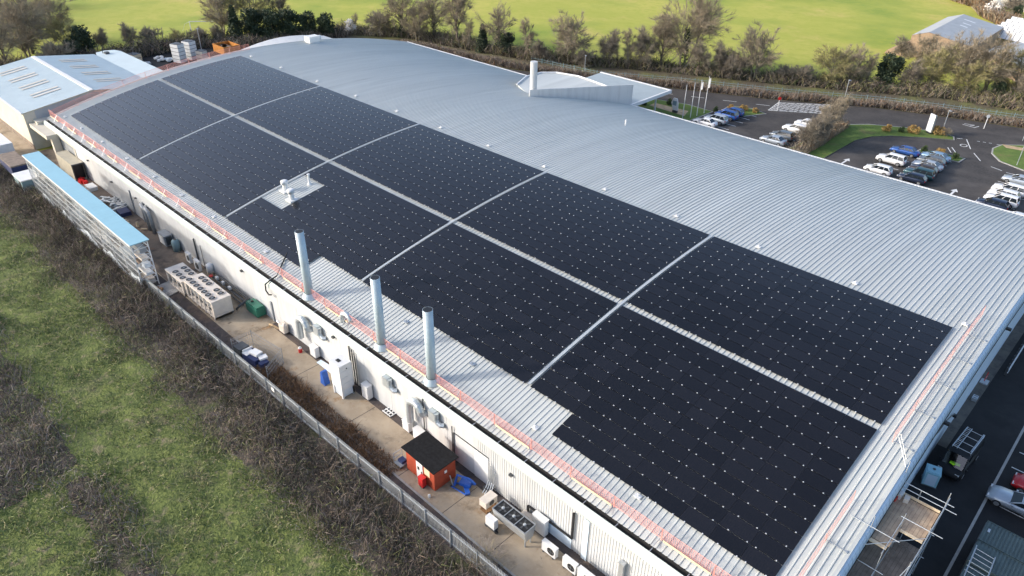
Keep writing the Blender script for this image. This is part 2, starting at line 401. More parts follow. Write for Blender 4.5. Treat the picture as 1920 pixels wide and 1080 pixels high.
island('bay_kerb', ccw([(32.2,-134.1),(25.2,-134.3),(25.0,-136.9),(28,-137.0),(32.0,-136.0)]), 'lawn')
sheet('gravel_path', 'tan', [(70.5,-121.0),(79,-121.5),(79,-123.6),(71.5,-124.1)], 0.125)
sheet('roundel_path', 'tan', [(21.5,-147.5),(22.5,-148.9),(6,-152.2),(6,-150.6)], 0.122)
sheet('back_yard', 'asphalt_dark', [(145,-55),(190,-55),(190,-88),(145,-108)], 0.004)
sheet('scrub_ground', 'scrub_earth', [(150,-116.2),(118,-120.2),(100,-126.7),(83.8,-134.6),(64.5,-143.2),(46.9,-153.6),(36.8,-157.4),(22,-161.8),(0,-170.2),(-80,-205.2),(-80,-218),(0,-184),(24,-177.5),(40,-176),(56,-166),(74,-157),(96,-147),(118,-134),(140,-129),(158,-126),(176,-110),(176,-88),(190,-84),(186,-78),(186,-40),(222,-40),(222,-22),(175,-22),(160,-60),(160,-114)], -0.02)
sheet('far_lane', 'asphalt_apron', [(100,-127.9),(83.8,-137.2),(64.5,-145.8),(46.9,-156.0),(36.8,-159.8),(22,-164.4),(0,-172.6),(0,-174.2),(22,-166.2),(36.8,-161.6),(46.9,-157.8),(64.5,-147.6),(83.8,-139.0),(100,-129.6)], 0.0)
# road paint
def paint(name, segs, wd=0.14, z=0.0115):
    m = MB()
    for (x0, y0), (x1, y1) in segs:
        d = Vector((x1-x0, y1-y0)); 
        if d.length == 0: continue
        d.normalize(); nx, ny = -d.y*wd/2, d.x*wd/2
        m.quad((x0-nx,y0-ny,z),(x1-nx,y1-ny,z),(x1+nx,y1+ny,z),(x0+nx,y0+ny,z))
    o = m.build(name, 'line_white'); o['kind'] = 'structure'
    for p in o.data.polygons:
        if p.normal.z < 0: p.flip()
    return o
A, B, Cc, D = Vector((60.9,-136.3)), Vector((61.8,-142.4)), Vector((53.6,-148.8)), Vector((51.6,-142.9))
sg = []
n = 6
for i in range(1, n):
    t = i/n
    sg += [((A.lerp(D,t))[:], (A.lerp(B,t))[:]), ((D.lerp(Cc,t))[:], (B.lerp(Cc,t))[:]), ((A.lerp(D,t))[:], (D.lerp(Cc,1-t))[:]), ((A.lerp(B,t))[:], (B.lerp(Cc,1-t))[:])]
sg += [(A[:],B[:]),(B[:],Cc[:]),(Cc[:],D[:]),(D[:],A[:]),(A[:],Cc[:]),(B[:],D[:])]
paint('box_junction', sg, 0.16)
sg = [((33.6-2.3, -118.8-2.45*i), (33.6+1.7, -118.8-2.45*i)) for i in range(7)] + [((26.2, -119.0-2.45*i), (30.6, -119.0-2.45*i)) for i in range(7)]
sg += [((13.6, -118.2-2.45*i), (18.4, -118.2-2.45*i)) for i in range(8)] + [((49.4, -118.9-2.6*i), (54.0, -118.9-2.6*i)) for i in range(6)]
sg += [((60.6, -118.0-2.6*i), (66.6, -118.0-2.6*i)) for i in range(6)]
sg += [((25.8,-142.6),(27.8,-147.3)), ((22.9,-137.8),(24.8,-140.9)), ((19.1,-135.7),(20.9,-136.3)), ((27.7,-138.3),(28.9,-140.5)), ((27.0,-138.7),(28.4,-141.1))]
sg += [((26.2-0.9*i,-147.7-0.28*i),(25.75-0.9*i,-147.85-0.28*i)) for i in range(3)] + [((23.2,-148.5),(22.5,-148.6)), ((29.2,-146.6),(28.4,-147.1)), ((31.2,-146.2),(30.4,-146.6))]
sg += [((30.8,-156.3),(29.1,-156.7)), ((29.6,-155.6),(29.1,-156.7)), ((30.9,-155.6),(28.6,-155.2)), ((28.8,-155.1),(28.3,-156.6))]
sg += [((62+6.0*i, -139.2+2.6*i), (64.5+6.0*i, -138.1+2.6*i)) for i in range(6)]
for k in range(10):
    a0, a1 = 2*PI*k/10, 2*PI*(k+1)/10
    sg.append(((27.2+0.55*math.cos(a0), -143.6+0.7*math.sin(a0)), (27.2+0.55*math.cos(a1), -143.6+0.7*math.sin(a1))))
paint('road_marking', sg, 0.15)
for (x, y) in ((39.0,-120.9), (22.05,-120.5)):
    m = MB(); z = 0.0118
    m.quad((x-0.16,y+1.7,z),(x-0.16,y-0.7,z),(x+0.16,y-0.7,z),(x+0.16,y+1.7,z))
    m.quad((x-0.55,y-0.7,z),(x,y-1.9,z),(x+0.55,y-0.7,z))
    o = m.build('arrow_marking', 'line_white'); o['kind'] = 'structure'
    for p in o.data.polygons:
        if p.normal.z < 0: p.flip()
paint('bay_line', [((-0.2,-62.6-2.5*i),(-4.8,-62.6-2.5*i)) for i in range(10)] + [((-0.5,-57.0),(-4.9,-57.0)), ((-1.7,-54.7),(-5.5,-54.7))], 0.1, 0.012)

# ================================================================ MAIN BUILDING
YR, HW, ZE, ZH = -67.7, 38.0, 5.2, 5.0
def zr(y): return ZE + ZH*(1-((y-YR)/HW)**2)
def slope(y): return math.atan(-2*ZH*(y-YR)/HW**2)       # rise per +y
X0, X1, YA, YB = 5.3, 135.4, -29.95, -105.5
wh = thing('warehouse', 'long white industrial building under one curved grey ribbed metal roof with solar panels on it', 'industrial building', (70,-67,0))
# roof with raised seams
m = MB(); xs = []
pit = 0.465; x = X0
while x < X1-0.3:
    xs += [(x,0),(x+pit-0.115,0),(x+pit-0.095,0.055),(x+pit-0.03,0.055)]; x += pit
xs.append((X1,0))
NY = 44
rows = []
for j in range(NY+1):
    y = YA+(YB-YA)*j/NY; z = zr(y)
    rows.append([(a, y, z+h) for a, h in xs])
m.grid(rows)
m.build('roof', 'roof_metal', wh)
# verge cappings along both gables and the far eave
def verge(m):
    for xx0, xx1 in ((X0-0.14, X0+0.10), (X1-0.1, X1+0.16)):
        a, b2, c, d = [], [], [], []
        for j in range(NY+1):
            y = YA+(YB-YA)*j/NY; z = zr(y)
            a.append((xx0,y,z-0.25)); b2.append((xx0,y,z+0.09)); c.append((xx1,y,z+0.09)); d.append((xx1,y,z-0.25))
        m.grid([a,b2,c,d,a])
part('verge_trim', 'roof_metal', wh, verge)
part('eave_trim', 'white_paint', wh, lambda m: m.bx(X0, X1, YB-0.22, YB+0.02, zr(YB)-0.4, zr(YB)+0.10))
# near long wall
def nwall(m):
    z1 = 4.45; xs = [(31.6,0)]; x = 31.6
    k = 0
    while x > X0+0.3:
        xs += [(x-0.10,0.0),(x-0.13,0.03),(x-0.20,0.03),(x-0.23,0)]; x -= 0.25
    xs.append((X0+0.02,0))
    m.grid([[(a,-29.3+h,-0.02) for a,h in xs],[(a,-29.3+h,z1) for a,h in xs]])
    x = 31.6
    while x < 122-0.1:
        xn = min(x+3.9, 122); m.bx(x+0.015, xn-0.015, -29.36, -29.29, -0.02, z1); x = xn
part('long_wall', 'wall_white', wh, nwall)
part('cream_wall', 'wall_cream', wh, lambda m: (m.bx(122.02, X1, -29.36, -29.29, 3.95, 4.45), m.bx(97, 121.98, -29.40, -29.365, 0, 0.02)))
part('eaves_fascia', 'fascia_pale', wh, lambda m: m.grid([[(X0-0.02,y,z),(X1,y,z)] for y,z in ((-29.29,4.38),(-29.2,4.44),(-29.2,4.52),(-29.24,4.75),(-29.34,4.98),(-29.48,5.13),(-29.56,5.16),(-29.58,5.05))]), smooth=False)
part('gutter', 'gutter_black', wh, lambda m: (m.bx(X0, X1, -29.97, -29.56, 4.86, 4.93), m.bx(X0, X1, -29.99, -29.95, 4.9, 5.22), m.bx(X0,X1,-29.59,-29.575,4.9,5.14)))
part('gutter_strap', 'galv', wh, lambda m: [m.bx(x-0.03, x+0.03, -29.98, -29.55, 5.15, 5.18) for x in np.arange(6.5, 134, 2.9)])
# near gable: arched wall, band above a line at 5.5 m
def arch(y0, y1, n=40): return [(y0+(y1-y0)*i/n, zr(y0+(y1-y0)*i/n)-0.02) for i in range(n+1)]
part('gable_wall', 'gable_shade_blue', wh, lambda m: m.extr(([(-29.3,-0.02)]+arch(-29.9,-105.4)+[(-105.4,-0.02)])[::-1], 'x', X0+0.10, X0+0.28))
def gband(m):
    ys = np.arange(-105.3, -30.1, 0.5); prof = [(X0-0.13,-0.02),(X0-0.30,-0.10),(X0-0.42,-0.30),(X0-0.47,-0.62),(X0-0.47,-0.86)]
    for k in range(len(prof)-1):
        (xa,za),(xb,zb) = prof[k], prof[k+1]
        for y in ys:
            for ya, yb, dx in ((y-0.25,y+0.20,0.0),(y+0.20,y+0.25,0.012)):
                m.quad((xa-dx,ya,zr(ya)+za),(xa-dx,yb,zr(yb)+za),(xb-dx,yb,zr(yb)+zb),(xb-dx,ya,zr(ya)+zb))
part('gable_cladding', 'gable_band', wh, gband)
part('gable_flashing', 'black', wh, lambda m: m.tube([(X0-0.47,y,zr(y)-0.90) for y in np.linspace(-105,-30.3,50)], 0.055, 6))
part('gable_soffit', 'dark_metal', wh, lambda m: m.grid([[(X0-0.44,y,zr(y)-0.88) for y in np.linspace(-105,-30.3,50)],[(X0+0.12,y,zr(y)-0.88) for y in np.linspace(-105,-30.3,50)]]))
part('gable_cable', 'dark_metal', wh, lambda m: m.tube([(X0-0.46,-50,8.5),(X0-0.3,-54,6.5),(X0-0.1,-58.5,4.6),(X0-0.05,-61.5,3.2),(X0-0.05,-63.5,2.0)], 0.05, 6))
part('gable_lamp', 'black', wh, lambda m: [m.box(X0-0.65, y, z, 0.5, 0.3, 0.2) for y, z in ((-52.6,8.5),(-68.7,9.15))] + [m.box(X0-0.1, -63.3, 2.0, 0.3, 0.35, 0.22)])
part('far_gable', 'wall_cream', wh, lambda m: m.extr(([(-29.3,-0.02)]+arch(-29.9,-105.4)+[(-105.4,-0.02)])[::-1], 'x', X1-0.3, X1-0.1))
part('rear_wall', 'wall_white', wh, lambda m: m.bx(X0+0.3, X1-0.3, -105.5, -105.25, -0.02, 5.1))
# wall fittings on the long side
part('loading_bay', 'teal_grey', wh, lambda m: m.bx(130.2, 135.2, -29.50, -29.40, 0.0, 3.94))
part('loading_frame', 'wall_cream', wh, lambda m: (m.bx(129.0, 129.8, -29.3, -28.2, 0, 3.9), m.bx(129.0, 137.4, -29.3, -27.6, 3.9, 4.55), m.bx(121.9, 122.3, -29.45, -29.2, 0, 3.95)))
part('roller_door', 'grey_metal', wh, lambda m: [m.bx(122.3, 129.0, -29.47, -29.40+0.02*(i % 2), i*0.33, i*0.33+0.32) for i in range(12)])
def frame_lines(m):
    m.bx(30.4, 34.6, -29.255, -29.225, 3.14, 3.22); m.bx(34.56, 34.66, -29.255, -29.2, 0, 3.2)
part('door_track', 'dark_metal', wh, frame_lines)
part('sliding_door', 'white_paint', wh, lambda m: m.bx(30.45, 32.1, -29.262, -29.232, 0.02, 3.1))
part('cable_tray', 'black', wh, lambda m: (m.bx(21.35, 25.85, -29.2, -29.08, 1.32, 1.44), m.bx(21.32, 21.46, -29.2, -29.08, 1.44, 4.2), m.bx(24.0, 24.16, -29.2, -29.08, 0, 1.32), m.bx(25.78, 25.92, -29.2, -29.08, 0, 1.4)))
part('low_panel', 'gable_shade_blue', wh, lambda m: m.bx(21.5, 24.0, -29.255, -29.235, 0.02, 1.3))  # low shutter; its shade is put into the blue-grey colour
part('downpipe_recess', 'gable_shade_blue', wh, lambda m: m.bx(20.0, 20.5, -29.25, -29.2, 0, 4.3))
part('wall_vent_stack', 'galv', wh, lambda m: (m.bx(16.6, 17.0, -29.2, -28.9, 0.3, 2.9), m.bx(16.55, 17.05, -29.2, -28.85, 2.9, 3.0)))
part('drain_pipe', 'dark_metal', wh, lambda m: [m.cyl((x,-29.15,0),(x,-29.15,z),r,n=8) for x,z,r in ((49.35,4.5,0.08),(48.95,4.3,0.07),(48.6,4.1,0.06),(38.45,4.6,0.06),(34.7,3.9,0.05),(82.0,3.6,0.10),(80.4,3.3,0.04))])
part('wall_rail', 'grey_metal', wh, lambda m: [m.bx(x-0.12, x+0.12, -29.28, -29.15, 0, z) for x, z in ((101.5,3.7),(98.3,2.2),(64.3,2.6))])
part('wall_lamp', 'dark_metal', wh, lambda m: [m.box(x,-29.15,z,0.3,0.25,0.18) for x,z in ((116.5,3.7),(99.5,3.2),(27.8,3.3),(52,4.2),(70,4.1),(108,2.9))])
# louvred duct drops
for xc in (54.2, 42.9, 36.5):
    part('wall_duct', 'steel_duct', wh, lambda m, xc=xc: (m.bx(xc+0.1, xc+0.8, -29.3, -28.75, 3.35, 4.35), m.tube([(xc+0.0,-29.0,4.3),(xc+0.0,-28.95,3.7),(xc-0.15,-28.95,3.4),(xc-0.5,-29.0,3.25),(xc-0.75,-29.2,3.25)], 0.24, 10)))
for xe, sgn in ((56.2, 1), (38.3, 1)):
    path = []
    for i in range(11):
        t = PI*i/10*0.95
        path.append((xe+0.8-0.8*math.cos(t), -28.75, 3.3+0.8*math.sin(t)))
    path = [(xe, -29.3, 3.0), (xe, -28.95, 3.1)] + path + [(xe+1.62, -28.75, 2.4), (xe+1.62, -28.75, 1.4)]
    part('duct_elbow', 'steel_duct', wh, lambda m, p=path: m.tube(p, [0.33+0.02*(i % 2) for i in range(len(p))], 12), smooth=False)
for dx in (0, 1.3):
    part('ground_duct', 'grey_metal', wh, lambda m, dx=dx: m.tube([(94.0+dx,-28.7,0),(94.1+dx,-28.7,2.3),(94.3+dx,-28.7,2.9),(94.8+dx,-28.7,3.15),(95.6+dx,-28.8,3.1),(96.3+dx,-29.2,3.0)], 0.26, 10), smooth=True)
# flues
for fx in (58.1, 45.95, 38.85):
    fo = part('flue', 'flue_metal', wh, lambda m, fx=fx: m.cyl((fx,-30.62,5.2),(fx,-30.62,13.0),0.43,n=24), smooth=False)
    for p in fo.data.polygons: p.use_smooth = len(p.vertices) == 4
    part('flue_collar', 'flue_metal', fo, lambda m, fx=fx: (m.tube([(fx,-30.62,zr(-30.62)),(fx,-30.62,zr(-30.62)+0.25),(fx,-30.62,zr(-30.62)+0.55)],[0.78,0.66,0.50],24,False)))
    part('flue_mouth', 'black', fo, lambda m, fx=fx: (m.cyl((fx,-30.62,12.97),(fx,-30.62,13.008),0.40,n=24)))
# roof cowls in the open patch
for cxp, cyp, hh in ((78.2,-40.3,1.6),(75.6,-39.6,1.6)):
    z0 = zr(cyp)
    co = part('roof_vent', 'white_paint', wh, lambda m, a=cxp, b=cyp, z0=z0: (m.cyl((a,b,z0-0.05),(a,b,z0+0.9),0.34,0.30,14), m.tube([(a,b,z0+0.9),(a,b,z0+1.05),(a,b,z0+1.4),(a,b,z0+1.5)],[0.28,0.46,0.46,0.28],14)))
    part('vent_skirt', 'white_paint', co, lambda m, a=cxp, b=cyp, z0=z0: m.box(a,b,z0+0.07,1.2,1.2,0.16))
    part('vent_mouth', 'galv', co, lambda m, a=cxp, b=cyp, z0=z0: m.cyl((a-0.3,b+0.25,z0+1.22),(a-0.54,b+0.42,z0+1.22),0.18,n=10))
z0 = zr(-43.0)
part('vent_pipe', 'white_paint', wh, lambda m: (m.cyl((76.9,-43.0,zr(-43)-0.05),(76.9,-43.0,zr(-43)+1.3),0.14,n=10), m.cyl((76.9,-43.0,zr(-43)),(76.9,-43.0,zr(-43)+0.25),0.34,0.16,12), m.cyl((76.9,-43.0,zr(-43)+1.3),(76.9,-43.0,zr(-43)+1.42),0.2,n=10)))
part('vent_pipe', 'white_paint', wh, lambda m: m.cyl((61.0,-88.0,zr(-88)-0.05),(61.0,-88.0,zr(-88)+0.9),0.12,n=10))
part('roof_elbow', 'steel_duct', wh, lambda m: m.tube([(52.1,-30.5,5.3),(52.1,-30.5,5.9),(52.0,-30.55,6.25),(51.6,-30.6,6.45),(51.1,-30.6,6.4),(50.8,-30.6,6.15),(50.75,-30.6,5.95)], 0.27, 10), smooth=True)
part('vent_box', 'white_paint', wh, lambda m: (m.box(133.4,-80.0,zr(-80)+0.75,1.8,2.4,1.1), m.bx(132.6,134.2,-81.1,-78.9,zr(-80)-0.1,zr(-80)+0.2), m.cyl((133.4,-81.2,zr(-80)+0.75),(133.4,-81.9,zr(-80)+0.75),0.45,n=10)))
for xt in (31.65, 55.22, 79.78, 105.22):
    part('cable_tray', 'tray_metal', wh, lambda m, xt=xt: m.grid([[(xt+dx,y,zr(y)+0.12+dz) for y in np.linspace(-63.4,-35.2 if xt < 60 else -32.9,40)] for dx,dz in ((-0.14,0),(-0.14,0.05),(0.14,0.05),(0.14,0))]))
# anchors on the roof
def anchor(m, x, y):
    z = zr(y)+0.07; m.box(x,y,z+0.04,0.5,0.42,0.07); m.cyl((x,y,z+0.05),(x,y,z+0.26),0.06,n=6)
for x in (7.4,17.0,27.0,36.9,46.9,56.6,66.7,76.5,86.5,97.0,108.0,119.5,130):
    part('roof_anchor', 'white_paint', wh, lambda m, x=x: anchor(m, x, -64.7))
for x in (18.2,28.2,37.3,46.5,69.0,81.3,90.0,98.3,107.4,116.6,125.0,132.4):
    part('roof_anchor', 'white_paint' if x < 30 or x > 60 else 'galv', wh, lambda m, x=x: anchor(m, x, -32.3 if x < 30 else (-34.0 if x < 60 else -31.95)))
# rear entrance block, its pillar and the canopy
def drum(m):
    top = [(80.7,-88.3),(74.6,-101.8),(78.2,-102.6),(83.1,-103.3),(87.3,-102.2),(89.2,-100.2),(89.3,-96.5),(87.2,-91.8)]
    m.prism(top, 3.0, 8.55)
part('entrance_block', 'roof_metal', wh, drum)
def dwall(m):
    p0, p1 = Vector((80.9,-88.0)), Vector((72.7,-105.9)); d = (p1-p0).normalized(); nn = Vector((d.y,-d.x))
    a = p0; b2 = p1; o = nn*0.18
    m.v += [(a.x,a.y,7.6),(b2.x,b2.y,4.3),(b2.x,b2.y,8.85),(a.x,a.y,9.85),(a.x+o.x,a.y+o.y,7.6),(b2.x+o.x,b2.y+o.y,4.3),(b2.x+o.x,b2.y+o.y,8.85),(a.x+o.x,a.y+o.y,9.85)]
    for f in ((0,1,2,3),(7,6,5,4),(4,5,1,0),(5,6,2,1),(6,7,3,2),(7,4,0,3)): m.f.append(f); m.mi.append(0)
part('entrance_wall', 'wall_white', wh, dwall)
arc = [(74.6,-102.0),(78.2,-102.75),(83.1,-103.45),(87.4,-102.35),(89.35,-100.25),(89.5,-96.4),(87.3,-91.7)]
part('entrance_parapet', 'white_paint', wh, lambda m: m.tube([(x,y,8.62) for x,y in arc], 0.17, 6))
part('pillar', 'wall_white', wh, lambda m: m.cyl((81.2,-89.3,7.6),(81.2,-89.3,14.2),0.6,n=20))
cn = part('canopy', 'canopy_grey', wh, lambda m: m.prism(ccw([(72.9,-105.9),(73.4,-118.6),(89.6,-118.9),(89.2,-106.3)]), 4.75, 5.02))
part('canopy_edge', 'white_paint', cn, lambda m: (m.bx(73.1,89.8,-119.1,-118.75,4.55,5.1), m.bx(72.75,73.15,-119.05,-106,4.5,5.1)))
for x in (75.0, 88.0): part('canopy_post', 'white_paint', cn, lambda m, x=x: m.cyl((x,-117.4,0),(x,-117.4,4.8),0.16,n=10))
# barrel-roofed lean-to behind the far gable
def annex(m):
    rr = []
    for i in range(9):
        t = i/8; y = -68-21*t; z = 7.9+1.3*math.sin(PI*t)
        rr.append([(135.6,y,z),(143.6,y,z)])
    m.grid(rr)
    m.bx(143.3,143.55,-88.9,-68.1,0,7.9); m.bx(135.5,143.4,-89.0,-88.8,0,7.9); m.bx(135.5,143.4,-68.2,-68.0,0,7.9)
part('rear_lean_to', 'wall_white', wh, annex)

# ================================================================ SOLAR PANELS
PW, PH, PT = 2.326, 1.262, 0.035
gl = MB(); gl.box(0,0,0, PW-0.05, PH-0.05, PT+0.004, mi=0)
PANEL = MB()
a, b2 = (PW-0.014)/2, (PH-0.034)/2; ti = 0.011
PANEL.box(0, 0, 0, 2*a-2*ti, 2*b2-2*ti, PT-0.004, mi=0)
for s in (-1, 1):
    PANEL.box(0, s*(b2-ti/2), 0, 2*a, ti, PT, mi=1); PANEL.box(s*(a-ti/2), 0, 0, ti, 2*b2-2*ti, PT, mi=1)
pme = PANEL.mesh('solar_panel', ['solar_glass', 'solar_frame'])
cl = MB(); cl.box(0,0,0.022,0.085,0.07,0.03); cme = cl.mesh('panel_clamp', 'clamp_metal')
blocks = [(8.0,31.35,0),(31.95,54.95,1),(55.5,79.5,2),(80.05,104.95,3),(105.5,131.6,4)]
names = ['nearest', 'second', 'third', 'fourth', 'farthest']
spots = []
for xa, xb, bi in blocks:
    nx = 11 if bi == 4 else 10
    pw = (xb-xa)/nx
    for i in range(nx):
        xc = xa+pw*(i+0.5)
        for j in range(12): spots.append((xc, -48.22-1.265*(j+0.5), bi, 'upper', pw))
        for j in range(12):
            yc = -47.58+1.252*(j+0.5); ye = 0
            if bi == 0 and j >= 10 and xc > 27.4: continue
            if bi == 1 and j >= 10: continue
            if bi == 2 and j >= 10 and xc < 63.6: continue
            if bi == 2 and xc > 73.6 and 3 <= j <= 7: continue
            spots.append((xc, yc, bi, 'lower', pw))
camp = Vector((0,0,H))
def panel_mw(xc, yc, pw):
    z = zr(yc)+0.155
    return Matrix.Translation((xc,yc,z)) @ Matrix.Rotation(slope(yc), 4, 'X') @ Matrix.Diagonal((pw/PW,1,1,1))
def area(s):
    d = Vector((s[0], s[1], zr(s[1])))-camp; return -d.z/d.length**3
def inview(s):
    d = Vector((s[0], s[1], zr(s[1])))-camp
    u, v, q = d.dot(r2), d.dot(u2), d.dot(fw)
    return abs(u/q) < 0.70 and abs(v/q) < 0.395
spots.sort(key=lambda s: (-inview(s), -area(s)))
cx_off = [(-0.98,0),(-0.42,0),(0.46,0),(1.02,0)]
def clamps_for(i): return (( -0.72, 0.70), (-0.70, 0.74), (-0.95, 0.45))[i % 3]
LAB = {(0,'lower'):'black solar panel in the lower half of the nearest roof block',
       (0,'upper'):'black solar panel in the upper half of the nearest roof block',
       (1,'lower'):'black solar panel in the lower half of the second nearest block',
       (1,'upper'):'black solar panel in the upper half of the second nearest block',
       (2,'lower'):'black solar panel in the lower half of the block with white vents',
       (2,'upper'):'black solar panel above the block with white roof vents'}
n_ind = 0; rest = MB(); restc = MB()
for s in spots:
    xc, yc, bi, half, pw = s
    mw = panel_mw(xc, yc, pw)
    ci = int(round(xc/pw))
    cc = clamps_for(ci)
    if n_ind < 300:
        o = bpy.data.objects.new('solar_panel', pme); COL.objects.link(o); o.matrix_world = mw
        tag(o, LAB[(bi,half)], 'solar panel', 'solar panels of the %s block, %s half' % (names[bi], half))
        for dx in cc:
            c = bpy.data.objects.new('panel_clamp', cme); COL.objects.link(c); c.parent = o
            c.location = (dx, b2*0.985, 0)
        n_ind += 1
    else:
        k = len(rest.v); 
        rest.v += [tuple(mw @ Vector(v)) for v in PANEL.v]; rest.f += [tuple(k+i for i in f) for f in PANEL.f]; rest.mi += PANEL.mi
        for dx in cc:
            k = len(rest.v); t = Vector((dx, b2*0.985, 0))
            rest.v += [tuple(mw @ (Vector(v)+t)) for v in cl.v]; rest.f += [tuple(k+i for i in f) for f in cl.f]; rest.mi += [2]*len(cl.f)
o = rest.build('solar_panels', ['solar_glass','solar_frame','clamp_metal'])
tag(o, 'dense rows of black solar panels filling the farther blocks of the curved roof', 'solar panels', kind='stuff')

# ================================================================ EDGE PROTECTION
def rail_mesh(L, label=None, st=0.16, hz=(0.3,0.42,0.54,0.66,0.78,0.9,1.01)):
    m = MB()
    for x in (0.02, L-0.02): m.cyl((x,0,0.02),(x,0,1.15),0.02,n=6)
    for z in (0.18, 1.12): m.cyl((0,0,z),(L,0,z),0.018,n=6)
    n = int(L/st)
    for i in range(1, n): m.box(L*i/n,0,0.65,0.012,0.012,0.94)
    for z in hz: m.box(L/2,0,z,L-0.05,0.012,0.012)
    return m
gm = rail_mesh(4.0).mesh('guard_rail', 'rail_red'); gm2 = rail_mesh(4.0, st=0.5, hz=(0.5,0.8)).mesh('guard_rail', 'rail_pink')
sb = MB(); sb.box(0.1,-0.7,0.06,0.05,1.4,0.04); sb.box(0.1,-1.35,0.06,0.2,0.12,0.1); sb.cyl((0.1,0,0.9),(0.1,-0.6,0.06),0.015,n=5); sme2 = sb.mesh('brace', 'galv')
bm_ = MB(); bm_.box(2.0,0.05,0.12,3.7,0.035,0.2); bme = bm_.mesh('toe_board', 'toe_board')
sb = MB(); sb.cyl((0.1,0,1.1),(0.1,0.75,0.05),0.02,n=5); sb.box(0.1,0.4,0.04,0.05,0.9,0.04); sme = sb.mesh('brace', 'galv')
def guard(x, y, rz, tilt, board, label, group):
    gab = abs(rz) > 0.1; o = bpy.data.objects.new('guard_rail', gm2 if gab and x < 50 else gm); COL.objects.link(o)
    o.location = (x, y, zr(y)+0.05); o.rotation_euler = (0, tilt, rz)
    tag(o, label, 'guard rail', group)
    c = bpy.data.objects.new('brace', sme2 if gab and x < 50 else sme); COL.objects.link(c); c.parent = o
    if board:
        c = bpy.data.objects.new('toe_board', bme); COL.objects.link(c); c.parent = o
for i in range(32):
    x = 7.0+4.02*i
    guard(x, -30.62 if not 0 else 0, 0, 0, i % 2 == 1 or i in (0,8), 'pink red mesh guard panel %s along the long roof eave' % ('with a yellow toe board' if (i % 2 == 1 or i in (0,8)) else 'without any toe board'), 'eave guard panels ' + ('with toe board' if (i % 2 == 1 or i in (0,8)) else 'without toe board'))
y = -36.2
for i, y in enumerate((-33.0,-37.0)):
    guard(6.75, y, -PI/2, slope(y-2)*1, False, 'red mesh guard panel on the near gable, on the yard side of the scaffold gap', 'near gable guard panels before the gap')
for i, y in enumerate((-47.2,-51.2,-55.2,-59.2,-63.2)):
    guard(6.75, y, -PI/2, slope(y-2)*1, False, 'red mesh guard panel on the near gable, past the scaffold gap', 'near gable guard panels past the gap')
for i in range(9):
    y = -30.9-4*i
    guard(134.6, y, -PI/2, slope(y-2)*1, False, 'red mesh guard panel on the far gable edge of the roof', 'far gable guard panels')
m = MB(); m.tube([(66.5,-33.2,zr(-33.2)+0.15),(65.0,-31.5,zr(-31.5)+0.18),(63.9,-30.3,5.6),(64.0,-29.5,5.35),(64.3,-29.0,4.9),(64.2,-28.9,4.2),(63.7,-28.9,3.9),(63.2,-28.95,4.1)], 0.08, 8)
tag(m.build('hose', 'rubber', smooth=True), 'black hose hanging over the roof edge beside the farthest flue', 'hose')
# ================================================================ YARD OBJECTS
def T(name, label, cat, x, y, z=0, group=None, rz=0): return thing(name, label, cat, (x,y,z), group, rz)
def chiller(label, x0, x1, y0, y1, zt, nx, fans):
    t = T('chiller', label, 'chiller', (x0+x1)/2, (y0+y1)/2)
    yc = (y0+y1)/2; wx, wy = x1-x0, y1-y0
    part('casing', 'cream_paint', t, lambda m: (m.bx(x0,x1,y0,y1,zt-0.18,zt), m.bx(x0,x0+0.12,y0+0.05,y1-0.05,0.25,zt-0.18), m.bx(x1-0.12,x1,y0+0.05,y1-0.05,0.25,zt-0.18), m.bx(x0,x1,y0+0.08,y1-0.08,0.25,0.42), m.bx(x0+0.12,x1-0.12,yc-0.25,yc+0.25,0.42,zt-0.18)))
    part('coil_grille', 'grey_metal', t, lambda m: [m.quad((x0+0.15,s*(wy/2-0.10)+yc,zt-0.2),(x1-0.15,s*(wy/2-0.10)+yc,zt-0.2),(x1-0.15,s*(wy/2-0.5)+yc,0.75),(x0+0.15,s*(wy/2-0.5)+yc,0.75)) for s in (-1,1)])
    part('frame_leg', 'cream_paint', t, lambda m: [m.box(x0+0.3+(wx-0.6)*i/nx, yc+s*(wy/2-0.12), (zt-0.2)/2, 0.12,0.1,zt-0.2) for i in range(nx+1) for s in (-1,1)])
    part('compressor', 'black', t, lambda m: [m.cyl((x0+0.8+(wx-1.4)*i/nx, yc+0.45, 0.5),(x0+0.8+(wx-1.4)*i/nx+0.7, yc+0.45, 0.5),0.22,n=10) for i in range(nx)])
    for fx, fy in fans:
        f = part('fan', 'black', t, lambda m: m.cyl((fx,fy,zt-0.01),(fx,fy,zt+0.035),0.36,n=16))
        part('fan_ring', 'cream_paint', f, lambda m: m.tube([(fx+0.40*math.cos(2*PI*i/14),fy+0.40*math.sin(2*PI*i/14),zt+0.045) for i in range(15)],0.028,6,False))
        part('fan_hub', 'grey_metal', f, lambda m: (m.cyl((fx,fy,zt+0.03),(fx,fy,zt+0.08),0.10,n=8), [m.box(fx,fy,zt+0.055,0.72,0.035,0.012,rz=a) for a in (0.4,1.97)]))
chiller('long cream rooftop-fan chiller, nearer of the two on the yard concrete', 68.8, 75.6, -26.9, -24.6, 2.45, 6, [(69.6+0.92*i, -25.15) for i in range(7)]+[(69.9+0.92*i, -26.3) for i in (0,1,3,4,5,6)][:5])
chiller('shorter cream chiller behind the nearer long one, next to the lattice rack', 75.85, 80.1, -26.6, -24.4, 2.1, 3, [(76.6+0.95*i, -25.0) for i in range(3)]+[(76.8+0.95*i, -26.1) for i in range(3)])
t = T('oil_tank', 'green box-shaped tank standing against the white wall', 'tank', 67.1, -28.6)
part('tank_body', 'green_tank', t, lambda m: (m.bx(65.9,68.3,-29.2,-28.1,0.2,1.15), m.bx(66.0,68.2,-29.1,-28.2,1.15,1.35)))
